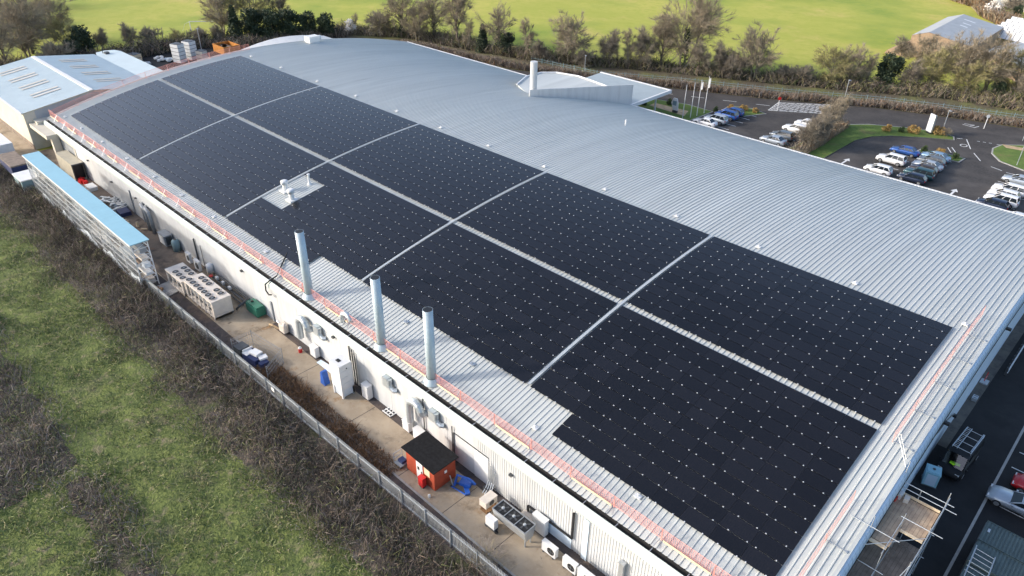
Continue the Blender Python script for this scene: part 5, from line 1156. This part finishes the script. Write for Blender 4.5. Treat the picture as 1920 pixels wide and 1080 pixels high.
# ================================================================ TREES AND PLANTS
def np_mesh(name, V, F, mats, mi=None):
    """V (n,3), F (m,4) or (m,3)"""
    me = bpy.data.meshes.new(name); n = F.shape[1]
    me.vertices.add(len(V)); me.vertices.foreach_set('co', np.ascontiguousarray(V, np.float32).ravel())
    me.loops.add(F.size); me.loops.foreach_set('vertex_index', np.ascontiguousarray(F, np.int32).ravel())
    me.polygons.add(len(F)); me.polygons.foreach_set('loop_start', np.arange(0, F.size, n, dtype=np.int32))
    for m in mats: me.materials.append(MATS[m])
    if mi is not None: me.polygons.foreach_set('material_index', np.asarray(mi, np.int32))
    me.update(calc_edges=True); me.validate()
    return me
def blades(base, tip, width, bow=None, rng=RNG):
    """thin tapered strips base->tip, 2 segments, random facing; returns V,F(quads)"""
    n = len(base); d = tip-base
    L_ = np.linalg.norm(d, axis=1, keepdims=True)+1e-6
    rnd = rng.normal(size=(n,3)); side = np.cross(d, rnd); side /= np.linalg.norm(side, axis=1, keepdims=True)+1e-6
    w_ = np.asarray(width).reshape(-1,1) if np.ndim(width) else np.full((n,1), width)
    mid = (base+tip)/2 + (bow if bow is not None else rng.normal(size=(n,3))*0.08*L_)
    V = np.stack([base-side*w_/2, base+side*w_/2, mid-side*w_*0.4, mid+side*w_*0.4, tip-side*w_*0.12, tip+side*w_*0.12], 1).reshape(-1,3)
    k = (np.arange(n)*6)[:,None]
    F = np.concatenate([k+np.array([[0,1,3,2]]), k+np.array([[2,3,5,4]])], 1).reshape(-1,4)
    return V, F
def tree_proto(seed, h, cr, cb, nl, ns, ntwig, tw=0.034, tl=1.1, stems=1, twmat='twig', bk='bark', ivy=0, flat=1.0):
    """bare winter tree: stems, curved limbs aimed at points of a lumpy crown, side shoots, then fine twigs"""
    r = random.Random(seed); rng = np.random.default_rng(seed)
    T_ = MB(); segs = []
    cz, rz_ = (cb+h)/2, (h-cb)/2
    ph = [r.random()*6.28 for _ in range(4)]
    def env(d):
        a = math.atan2(d.y, d.x); return 0.88+0.13*math.sin(2*a+ph[0])+0.09*math.sin(3*a+ph[1])+0.08*math.sin(4*d.z+ph[2])
    def curve(p0, p1, lift, n):
        m_ = p0.lerp(p1, 0.42)+Vector((r.gauss(0,0.04*h),r.gauss(0,0.04*h),lift)); out = []
        for i in range(n+1):
            t = i/n; out.append(p0*(1-t)**2+m_*2*t*(1-t)+p1*t*t+Vector((r.gauss(0,1),r.gauss(0,1),r.gauss(0,1)))*0.008*h*(0<i<n))
        return out
    for s in range(stems):
        a = 2*PI*s/stems+r.random(); o = Vector((math.cos(a),math.sin(a),0))*(0 if stems == 1 else 0.06*h/2)
        top = Vector((o.x*3+r.gauss(0,0.05*h), o.y*3+r.gauss(0,0.05*h), h*(0.80 if s == 0 else 0.7)))
        ax = curve(o, top, 0.05*h, 7); r0 = 0.021*h/(stems**0.4)
        T_.tube(ax, [r0*(1-0.85*i/7)+0.004*h*0 for i in range(8)], 7, False)
        for k in range(nl//stems):
            d = Vector((r.gauss(0,1),r.gauss(0,1),r.gauss(0.25,0.85)*flat)).normalized()
            if stems > 1 and d.x*o.x+d.y*o.y < 0 and r.random() < 0.7: d = Vector((-d.x,-d.y,d.z))
            e = env(d)*(0.72+0.28*r.random())
            tp = Vector((d.x*cr*e, d.y*cr*e, cz+d.z*rz_*e))
            f = max(0.12, min(0.93, (tp.z/h)*(0.45+0.3*r.random())))
            j = min(6, int(f*7)); st = ax[j].lerp(ax[j+1], f*7-j)
            lc = curve(st, tp, 0.06*h*(0.5+r.random()), 5); lr = r0*(0.42-0.25*f)
            T_.tube(lc, [lr*(1-0.8*i/5) for i in range(6)], 5, False)
            segs.append((lc[3],lc[4],0.6)); segs.append((lc[4],lc[5],1.0))
            for q in range(ns):
                t = 0.25+0.72*r.random(); j = min(4, int(t*5)); s0 = lc[j].lerp(lc[j+1], t*5-j)
                dd = (Vector((r.gauss(0,1),r.gauss(0,1),r.gauss(0.35,0.7))).normalized()+d*0.6).normalized()
                e1 = s0+dd*cr*(0.22+0.28*r.random())
                sc_ = curve(s0, e1, 0.01*h, 3); T_.tube(sc_, [lr*0.38*(1-0.7*i/3) for i in range(4)], 4, False)
                segs += [(sc_[1],sc_[2],1.0),(sc_[2],sc_[3],1.0)]
    tr = T_.mesh('trunk', bk)
    ti = rng.integers(0, len(segs), ntwig); u = rng.random((ntwig,1))
    A_ = np.array([t[0][:] for t in segs])[ti]; B_ = np.array([t[1][:] for t in segs])[ti]
    base = A_+(B_-A_)*u
    out = base-np.array([0,0,cz-rz_*0.5]); out /= np.linalg.norm(out,axis=1,keepdims=True)+1e-6
    dr = (B_-A_); dr /= np.linalg.norm(dr,axis=1,keepdims=True)+1e-6
    dirv = out*0.4+dr*0.5+rng.normal(size=(ntwig,3))*0.5+np.array([0,0,0.22]); dirv /= np.linalg.norm(dirv,axis=1,keepdims=True)
    V, F = blades(base, base+dirv*tl*(0.4+0.9*rng.random((ntwig,1))), tw*(0.7+0.6*rng.random(ntwig)), rng=rng)
    crn = np_mesh('crown', V, F, [twmat])
    iv = None
    if ivy:
        hh = rng.random(ivy)**0.8*h*0.5; aa = rng.random(ivy)*2*PI; rr = (0.3+0.75*rng.random(ivy))*(h*0.045)*(1.2-hh/(h*0.7))+0.12
        c = np.stack([rr*np.cos(aa), rr*np.sin(aa), hh+0.1],1)
        V, F = blades(c, c+rng.normal(size=(ivy,3))*0.22, 0.24, rng=rng)
        iv = np_mesh('ivy', V, F, ['leaf_dark'])
    return tr, crn, iv
def bushy_proto(seed, h, w_, n, mt, leaf=0.32, cone=False, lumps=14):
    rng = np.random.default_rng(seed)
    if cone:
        z = rng.random(n)**0.85; rr = (1-z)**0.75*w_*np.sqrt(0.25+0.75*rng.random(n)); a = rng.random(n)*2*PI
        rr = rr*(1+0.25*np.sin(a*3+z*9))
        c = np.stack([rr*np.cos(a), rr*np.sin(a), z*h*0.96+0.15],1)
    else:
        lc = rng.normal(size=(lumps,3)); lc /= np.linalg.norm(lc,axis=1,keepdims=True); lc *= np.array([w_*0.62,w_*0.62,h*0.33]); lc[:,2] += h*0.5
        lr = (0.28+0.25*rng.random(lumps))*min(w_,h*0.7)
        i = rng.integers(0,lumps,n); d = rng.normal(size=(n,3)); d /= np.linalg.norm(d,axis=1,keepdims=True)
        c = lc[i]+d*(lr[i]*(0.55+0.5*rng.random(n)))[:,None]; c[:,2] = np.maximum(c[:,2],0.1)
    dirv = rng.normal(size=(n,3)); dirv /= np.linalg.norm(dirv,axis=1,keepdims=True)
    V, F = blades(c, c+dirv*leaf*(0.6+0.8*rng.random((n,1))), leaf*0.55, rng=rng)
    cr = np_mesh('crown', V, F, [mt])
    m = MB(); m.tube([(0,0,0),(0.03,0.02,h*0.4),(0,0,h*0.8)],[h*0.025,h*0.018,h*0.008],6)
    for k in range(6):
        a = k*1.05; m.tube([(0,0,h*(0.2+0.08*k)),(w_*0.5*math.cos(a),w_*0.5*math.sin(a),h*(0.35+0.09*k))],[h*0.010,h*0.004],4)
    return m.mesh('trunk','bark'), cr, None
PROTO = {
 'oak': tree_proto(1, 14, 6.2, 3.2, 26, 7, 7500, 0.036, 1.15, ivy=320), 'ash': tree_proto(2, 13, 3.6, 2.6, 26, 6, 7000, 0.033, 1.2),
 'round': tree_proto(3, 11, 4.6, 1.6, 34, 7, 10500, 0.032, 0.95, stems=2, bk='bark_pale'), 'thin': tree_proto(4, 10, 1.9, 2.2, 18, 5, 3600, 0.03, 0.9, bk='bark_pale'),
 'multi': tree_proto(5, 8, 3.0, 0.6, 30, 6, 7500, 0.034, 0.95, stems=5, twmat='twig_grey'), 'olive': tree_proto(6, 9, 4.2, 1.0, 30, 7, 8500, 0.035, 0.85, twmat='twig_olive', bk='bark_pale'),
 'big': tree_proto(8, 17, 7.2, 3.0, 46, 8, 17000, 0.037, 1.3, ivy=380, bk='bark_pale', stems=3),
 'conifer': bushy_proto(21, 8, 2.0, 3000, 'leaf_dark', 0.42, True), 'holly': bushy_proto(22, 7, 2.5, 3200, 'leaf_dark', 0.42), 'greenbush': bushy_proto(23, 5, 2.4, 2600, 'leaf_green', 0.36),
 'brownbush': tree_proto(24, 3.2, 2.2, 0.2, 26, 5, 5200, 0.03, 0.55, stems=5, twmat='twig_grey'), 'goldbush': bushy_proto(25, 1.6, 1.3, 900, 'leaf_gold', 0.22), 'blossom': bushy_proto(26, 4, 1.8, 900, 'blossom', 0.3),
}
PH_ = dict(oak=14, ash=13, round=11, thin=10, multi=8, olive=9, big=17, conifer=8, holly=7, greenbush=5, brownbush=3.2, goldbush=1.6, blossom=4)
rt_ = random.Random(77)
def tree(kind, x, y, h, label, group=None, name='tree', cat='tree', wide=1.0):
    tr, cr_, iv = PROTO[kind]; s = h/PH_[kind]
    t = thing(name, label, cat, (x,y,-0.05), group, rt_.random()*2*PI); t.scale = (s*wide,s*wide,s)
    lnk('trunk', tr, t); lnk('crown', cr_, t)
    if iv: lnk('ivy', iv, t)
    return t
for kind, x, y, h, lab in (
    # top left cluster
    ('round',197,-44,15,'tall brown bare tree in the top left corner, nearest the picture edge'),('oak',205,-47,16,'tall brown bare tree in the top left corner, tallest of the cluster'),
    ('ash',190,-38,14,'dense bare brown tree at the left edge above the pale hall'),('round',214,-55,13,'bare brown tree in the top left corner, reaching the top edge'),
    ('olive',196,-52,9,'olive tinted bare tree on the right of the top left cluster'),('holly',193,-55,7.5,'dark evergreen bush at the right foot of the top left cluster'),('brownbush',186,-47,6,'brown scrub bush behind the pale hall roof, left of its ridge'),
    ('holly',190,-51.5,5.5,'low dark evergreen bush just beside the taller dark one in the left cluster'),
    # scrub line behind the back yard
    ('multi',196,-60,5.5,'grey twiggy thicket behind the hall end, leftmost on the scrub line'),('multi',194,-66,6,'grey twiggy thicket left of the white crate stacks'),('brownbush',193,-70.5,4.5,'low brown thicket right behind the tall white crates'),('olive',188,-75,4.2,'olive twiggy thicket below the goal frame'),('brownbush',187,-80,3.8,'dark brown thicket under the right goal post'),('multi',186,-84.5,4.5,'grey twiggy thicket left of the dark conifers'),
    # dark conifers
    ('conifer',182,-87.5,9,'dark green conifer, leftmost and pointed in the dark evergreen clump'),('holly',181,-92,8.5,'rounded dark evergreen, second in the dark clump left of the roof peak'),('holly',178,-95.5,8,'dark evergreen in the middle of the dark evergreen clump'),('holly',176,-99.5,8,'dark evergreen third from the right in the clump behind the roof'),('holly',174,-103.5,7,'dark evergreen second from the right in the evergreen clump'),('holly',171,-107,6.5,'dark evergreen at the right end of the clump behind the roof'),
    ('olive',190,-96,13,'pale green twiggy tree towering behind the dark conifers'),('round',192,-89,12,'reddish brown bare tree behind the pointed dark conifer'),('ash',186,-103,11,'pale bare tree behind the right of the dark clump'),
    ('blossom',170,-114,4,'whitish leafless bush right of the dark clump'),('thin',171,-116,5.5,'small dark-stemmed tree in front of the whitish bush'),
    # belt beyond the rear eave
    ('brownbush',163,-118,6,'rounded brown thicket at the left end of the rear tree belt'),('oak',158,-121.5,14,'bare oak with open branches, first large tree of the rear belt'),('round',152,-122,10,'broad brown bare tree just right of the first large oak'),('oak',150,-126,13,'spreading bare oak, second large tree of the rear belt'),
    ('ash',141.5,-126.2,16,'tall bare tree with ivy-dark trunk reaching the top edge'),('thin',137,-126,8,'slender tree left of the small dark conifer'),('conifer',132.3,-126.5,6.8,'small dark conifer alone in the middle of the rear belt'),('oak',129,-128.5,11.5,'ivy clad oak leaning right, beside the small dark conifer'),('holly',126.5,-129,5.8,'dark ivy thicket under the leaning oak'),
    ('thin',121,-130.5,10.5,'slim bare tree with oval crown between the leaning oak and the round tree'),('multi',116,-129.5,5.5,'dark twiggy thicket below the slim oval tree'),('round',110.5,-134,12,'round crowned bare tree standing clear above the white pillar'),('brownbush',106,-134,4,'low dark bush right below the round crowned tree'),
    ('multi',103,-139,8.5,'many stemmed pale thicket right of the round crowned tree'),('thin',99,-141,10,'pair of slim pale stems above the canopy'),('multi',96,-143.5,9,'brown many stemmed thicket behind the canopy tip'),('ash',93,-146,12,'bare tree with pale upright stems left of the huge tree'),
    ('big',89,-149,18.5,'huge spreading bare tree, tallest of the rear belt'),('multi',84,-148,7.5,'grey thicket right under the huge bare tree'),('multi',80,-150.5,7.5,'brown grey thicket between the huge tree and the next bare tree'),('brownbush',77,-151,5.5,'rounded brown thicket left of the pale trunked tree'),('round',74,-154,12,'medium bare tree with pale trunk right of the huge one'),
    ('brownbush',68,-157,3.5,'low brown bush on the grass right of the pale trunked tree'),('brownbush',64.5,-158,4,'brown bush left of the olive tree above the box junction'),('olive',60,-161.5,8.5,'olive branched tree above the box junction'),('round',57,-165,9,'hazy brown bare tree right behind the olive one'),('thin',54,-167,8,'pale upright sapling left of the dark evergreen'),
    ('holly',50.8,-170,7.5,'dark evergreen tree alone among the bare trees on the right'),('multi',46.5,-171,6.5,'twiggy thicket right of the lone dark evergreen'),('olive',43,-175,9,'olive twiggy tree below the brown low end of the far shed'),('round',39.5,-179,12.5,'broad brown tree in front of the pitched shed roof'),('round',34,-180,12.5,'broad brown bare tree right of centre before the pitched shed'),('olive',36,-175,7.5,'low olive tree with pale twigs under the broad brown tree'),
    ('olive',29.5,-182,10,'olive grey bare tree before the flat grey roof'),('multi',26,-178,8,'grey thicket near the right edge beyond the road'),('round',22,-184,10,'hazy bare tree at the right edge beyond the road'),('holly',31,-177.5,4,'low dark green bush beneath the right trees'),('olive',18,-181,9,'olive bare tree at the extreme right beyond the road'),('multi',14,-183,8,'twiggy thicket at the extreme right edge above the hedge'),
    # island trees
    ('multi',46.3,-121.5,5.8,'tall brown twiggy tree on the island nearest the roof eave'),('multi',45.8,-124.8,6.3,'brown twiggy tree second from the eave on the island'),('ash',46.4,-128.4,6.8,'brown bare tree in the middle of the island row'),('ash',46.6,-132.3,7.0,'tall pale bare tree toward the far end of the island row'),('thin',47.0,-136.4,7.2,'thin pale bare tree at the far end of the island row'),
    # top right
    ('round',50.5,-191,8.5,'brown bare tree close before the end wall of the pitched shed'),('multi',55.5,-192,6.5,'twiggy thicket hiding the left end wall of the pitched shed'),('multi',45.5,-190,7,'twiggy thicket before the right part of the shed end wall'),
    ('round',279,-51,17,'tall bare tree just outside the left edge beside the pitch'),
    ('round',304,-63,18,'tall bare tree at the top left edge of the pitch, farther back'),
    ('oak',307,-74,17,'tall bare tree beyond the top left picture corner'),
    ('round',254,-41,16,'tall bare tree just off the left edge, nearest of the pitch trees'),
    ('big',277,-41,18,'tall bare tree well off the left edge beside the pitch'),
    ('blossom',56,-268,6,'white blossoming small tree beside the top right field corner'),('brownbush',62,-283,5,'brown hedge bush in front of the rust red roof'),('holly',50,-272,4,'dark bush right of the white blossoming tree'),('brownbush',52,-277,5,'rust brown bush between the blossom tree and the houses'),('brownbush',66,-287,4,'brown bush at the field corner by the white cottage')):
    nm = 'shrub' if kind in ('brownbush','greenbush','goldbush') else 'tree'
    tree(kind, x, y, h, lab, None, nm, 'shrub' if nm == 'shrub' else 'tree', 1.12 if kind in ('round','olive') else 1.0)
for i, (x, y, kind, h, lab) in enumerate(((39.6,-141.0,'goldbush',1.3,'golden brown shrub in the bed left of the totem sign'),(37.6,-142.5,'greenbush',1.2,'green shrub in the bed left of the totem sign'),(35.8,-143.4,'goldbush',1.5,'golden shrub right at the foot of the totem sign'),(32.4,-146.0,'goldbush',1.6,'pale dry shrub right of the totem sign'),(30.9,-146.2,'brownbush',1.5,'brown dry shrub at the corner of the bed past the totem sign'),
      (31.2,-135.1,'greenbush',1.3,'dark green shrub between the blue car and the pale blue car'),(28.6,-135.8,'goldbush',1.2,'golden green shrub behind the pale blue car'),(26.3,-135.7,'greenbush',1.2,'green brown shrub at the corner of the bay bed'),
      (66.2,-131.0,'goldbush',1.1,'dry tan shrub on the tip bed by the blue cars'),(64.2,-132.3,'goldbush',1.2,'dry tan shrub in the middle of the tip bed'),(62.0,-133.0,'goldbush',1.0,'dry tan shrub at the pointed end of the tip bed'),
      (76.5,-125.0,'greenbush',1.5,'dark clipped shrub behind the rounded sign board'),(80,-121,'greenbush',1.4,'dark shrub in shade under the canopy'),(67.8,-127.9,'greenbush',1.2,'small dark shrub at the lawn corner past the flagpoles'))):
    tree(kind, x, y, h, lab, None, 'shrub', 'shrub', 1.0)
# ---- uncountable growth
def scatter(name, label, n, xyf, hf, wf, mats, wts, lean=0.5, bowamt=0.15, seed=1, cat='undergrowth', zf=None, leanbias=(0,0)):
    rng = np.random.default_rng(seed)
    xy = xyf(rng, n); n = len(xy)
    base = np.column_stack([xy, np.zeros(n) if zf is None else zf(xy)])
    h = hf(rng, xy)
    lv = rng.normal(size=(n,2))*lean+np.array(leanbias)
    tip = base+np.column_stack([lv[:,0]*h, lv[:,1]*h, h])
    bow = rng.normal(size=(n,3))*bowamt*h[:,None]; bow[:,2] = np.abs(bow[:,2])
    V, F = blades(base, tip, wf(rng, n), bow, rng)
    mi = np.repeat(rng.choice(len(mats), n, p=wts), 2)
    o = bpy.data.objects.new(name, np_mesh(name, V, F, mats, mi)); COL.objects.link(o)
    return tag(o, label, cat, None, 'stuff')
def clump(rng, xy, s=2.5, seed=0):
    return 0.5+0.5*np.sin(xy[:,0]/s+1.7*np.sin(xy[:,1]/s*1.3+seed))*np.cos(xy[:,1]/s*1.1+np.sin(xy[:,0]/s*0.7+seed))
def rectf(x0,x1,y0,y1):
    return lambda rng, n: np.column_stack([x0+(x1-x0)*rng.random(n), y0+(y1-y0)*rng.random(n)])
def brf(lo, hi, ph):
    def f(rng, n):
        x = 20+112*rng.random(n); y = -22.0+8.6*rng.random(n)
        e = 0.9*np.sin(x*0.35+ph)+0.6*np.sin(x*0.9+1+ph)
        h2 = np.where(x > 44, hi, hi-np.clip((44-x)/8,0,1)*1.6) if hi > -18 else hi
        k = (y < h2+e+(0.6 if hi < -18 else 1.0)*rng.normal(size=n)) & (y > lo+e+0.6*rng.normal(size=n)); return np.column_stack([x,y])[k]
    return f
def brh(rng, xy):
    t = np.clip((-14.6-xy[:,1])/6.0, 0.12, 1); return (0.25+1.15*t)*(0.45+0.75*rng.random(len(xy)))*(0.55+0.75*clump(rng,xy,2.2))
scatter('brambles', 'dark tangled bramble thicket along the outside of the palisade fence', 80000, brf(-30,-18.0,0), brh, lambda r,n: 0.016+0.03*r.random(n), ['stem_brown','stem_grey','stem_dark','grass_blade','leaf_dark'], [0.34,0.10,0.42,0.06,0.08], 0.5, 0.28, 5, 'brambles')
scatter('dead_growth', 'pale brown dead growth between the dark brambles and the meadow grass', 60000, brf(-18.6,-15.0,0.4), brh, lambda r,n: 0.016+0.028*r.random(n), ['stem_brown','stem_grey','stem_dark','grass_blade','grass_dry'], [0.48,0.20,0.12,0.12,0.08], 0.55, 0.28, 25, 'brambles')
def brf2(rng, n):
    x = 38+52*rng.random(n); y = -8.2+9.5*rng.random(n)
    mid = -5.3+0.9*np.sin(x*0.35)+0.5*np.sin(x*1.0); k = (y-mid > -1.7+0.7*rng.normal(size=n)) & (y-mid < np.where(x > 56, 8, 1.2)+0.8*rng.normal(size=n)); return np.column_stack([x,y])[k]
scatter('rough_growth', 'dead brown bramble growth at the lower left corner of the meadow', 24000, brf2, lambda r,xy: (0.25+0.8*r.random(len(xy)))*(0.5+0.7*clump(r,xy,2,2)), lambda r,n: 0.025+0.03*r.random(n), ['stem_brown','stem_grey','stem_dark','grass_blade'], [0.40,0.25,0.20,0.15], 0.5, 0.25, 6, 'brambles')
def grf(rng, n):
    xy = np.column_stack([24+90*rng.random(n), -18.2+20*rng.random(n)]); k = rng.random(n) < 0.55+0.45*clump(rng, xy, 1.6, 4); return xy[k]
scatter('meadow_tufts', 'short green and straw tufts of grass covering the meadow', 90000, grf, lambda r,xy: (0.12+0.28*r.random(len(xy)))*(0.6+0.8*clump(r,xy,1.6,4)), lambda r,n: 0.03+0.035*r.random(n), ['grass_blade','grass_dry','leaf_green','stem_brown'], [0.58,0.14,0.22,0.06], 0.7, 0.2, 7, 'grass')
scatter('fence_weeds', 'rust brown and dark weeds on the yard side of the palisade fence', 12000, lambda r,n: np.column_stack([37+21*r.random(n)**0.9, -23.0-2.5*r.random(n)**1.5]), lambda r,xy: 0.2+0.8*r.random(len(xy))*clump(r,xy,1.5,1), lambda r,n: 0.03+0.03*r.random(n), ['leaf_brown','stem_dark','stem_brown'], [0.60,0.15,0.25], 0.5, 0.2, 8, 'weeds')
scatter('bare_sapling_growth', 'pale leafless twigs rising beside the fence at the bottom edge', 500, lambda r,n: np.column_stack([25.0+1.0*r.normal(size=n)*0.6, -23.6+0.5*r.normal(size=n)*0.6]), lambda r,xy: 0.5+1.5*r.random(len(xy)), lambda r,n: 0.02+0.012*r.random(n), ['stem_grey','grass_dry'], [0.6,0.4], 0.45, 0.15, 9, 'twigs')
def along(pts, wid):
    P_ = np.array(pts, float); seg = np.linalg.norm(np.diff(P_,axis=0),axis=1); cum = np.concatenate([[0],np.cumsum(seg)])
    def f(rng, n):
        u = rng.random(n)*cum[-1]; i = np.clip(np.searchsorted(cum,u)-1,0,len(seg)-1); t = (u-cum[i])/seg[i]
        p = P_[i]+(P_[i+1]-P_[i])*t[:,None]; d = (P_[i+1]-P_[i])/seg[i][:,None]; nn = np.column_stack([-d[:,1],d[:,0]])
        return p+nn*(rng.random(n)-0.5)[:,None]*wid
    return f
road = [(152,-117.2),(118,-121.3),(100,-127.4),(83.8,-135.5),(64.5,-144.2),(46.9,-154.5),(36.8,-158.4),(22,-162.9),(0,-171.2)]
scatter('roadside_hedge', 'long low brown clipped hedge along the far side of the road', 26000, along(road,1.7), lambda r,xy: (0.6+1.0*r.random(len(xy)))*(0.8+0.35*clump(r,xy,3)), lambda r,n: 0.06+0.05*r.random(n), ['stem_brown','twig','stem_grey','leaf_brown','stem_dark'], [0.36,0.2,0.16,0.12,0.16], 0.35, 0.2, 12, 'hedge')
belt = [(176,-112),(158,-124.5),(140,-127.5),(118,-132),(96,-145),(74,-155),(56,-164),(40,-173),(24,-176),(4,-184)]
scatter('belt_undergrowth', 'tangled brown and olive undergrowth beneath the rear tree belt', 30000, along(belt,6.5), lambda r,xy: (0.5+2.0*r.random(len(xy))**1.5)*(0.5+0.8*clump(r,xy,3.5)), lambda r,n: 0.07+0.06*r.random(n), ['stem_brown','twig_grey','twig_olive','stem_dark','leaf_green'], [0.30,0.2,0.2,0.2,0.10], 0.5, 0.25, 13, 'undergrowth')
back = [(198,-30),(187,-56),(188,-70),(185.5,-82),(177,-88),(171,-112)]
scatter('back_undergrowth', 'dark brown undergrowth behind the back yard below the pitch', 15000, along(back,8), lambda r,xy: (0.6+2.2*r.random(len(xy))**1.4)*(0.6+0.7*clump(r,xy,3)), lambda r,n: 0.08+0.07*r.random(n), ['stem_brown','twig_grey','stem_dark','leaf_dark'], [0.3,0.22,0.30,0.18], 0.5, 0.25, 14, 'undergrowth')
scatter('island_undergrowth', 'brown twiggy ground growth beneath the island trees', 5000, along([(46,-113),(46,-124),(46.6,-138)],2.4), lambda r,xy: 0.3+1.5*r.random(len(xy))**1.6, lambda r,n: 0.05+0.04*r.random(n), ['twig','twig_grey','leaf_brown'], [0.5,0.3,0.2], 0.4, 0.2, 15, 'undergrowth')
scatter('top_corner_hedge', 'brown hedge line at the top right corner of the field', 3500, along([(72,-290),(62,-282),(56,-268),(48,-258)],6), lambda r,xy: 0.8+2.5*r.random(len(xy)), lambda r,n: 0.12+0.1*r.random(n), ['twig','leaf_brown','stem_brown'], [0.4,0.35,0.25], 0.4, 0.2, 16, 'hedge')
pal_fence('roadside_fence', 'thin blue green fence on the slope between the hedge and the rear trees', [(118,-129.0),(100,-131.2),(83.8,-140.4),(64.5,-149.2),(46.9,-159.2),(36.8,-163.0),(22,-167.6),(4,-174.5)], 1.1, 'teal_grey', 0.9, 3.0, 'fence', 0.03)
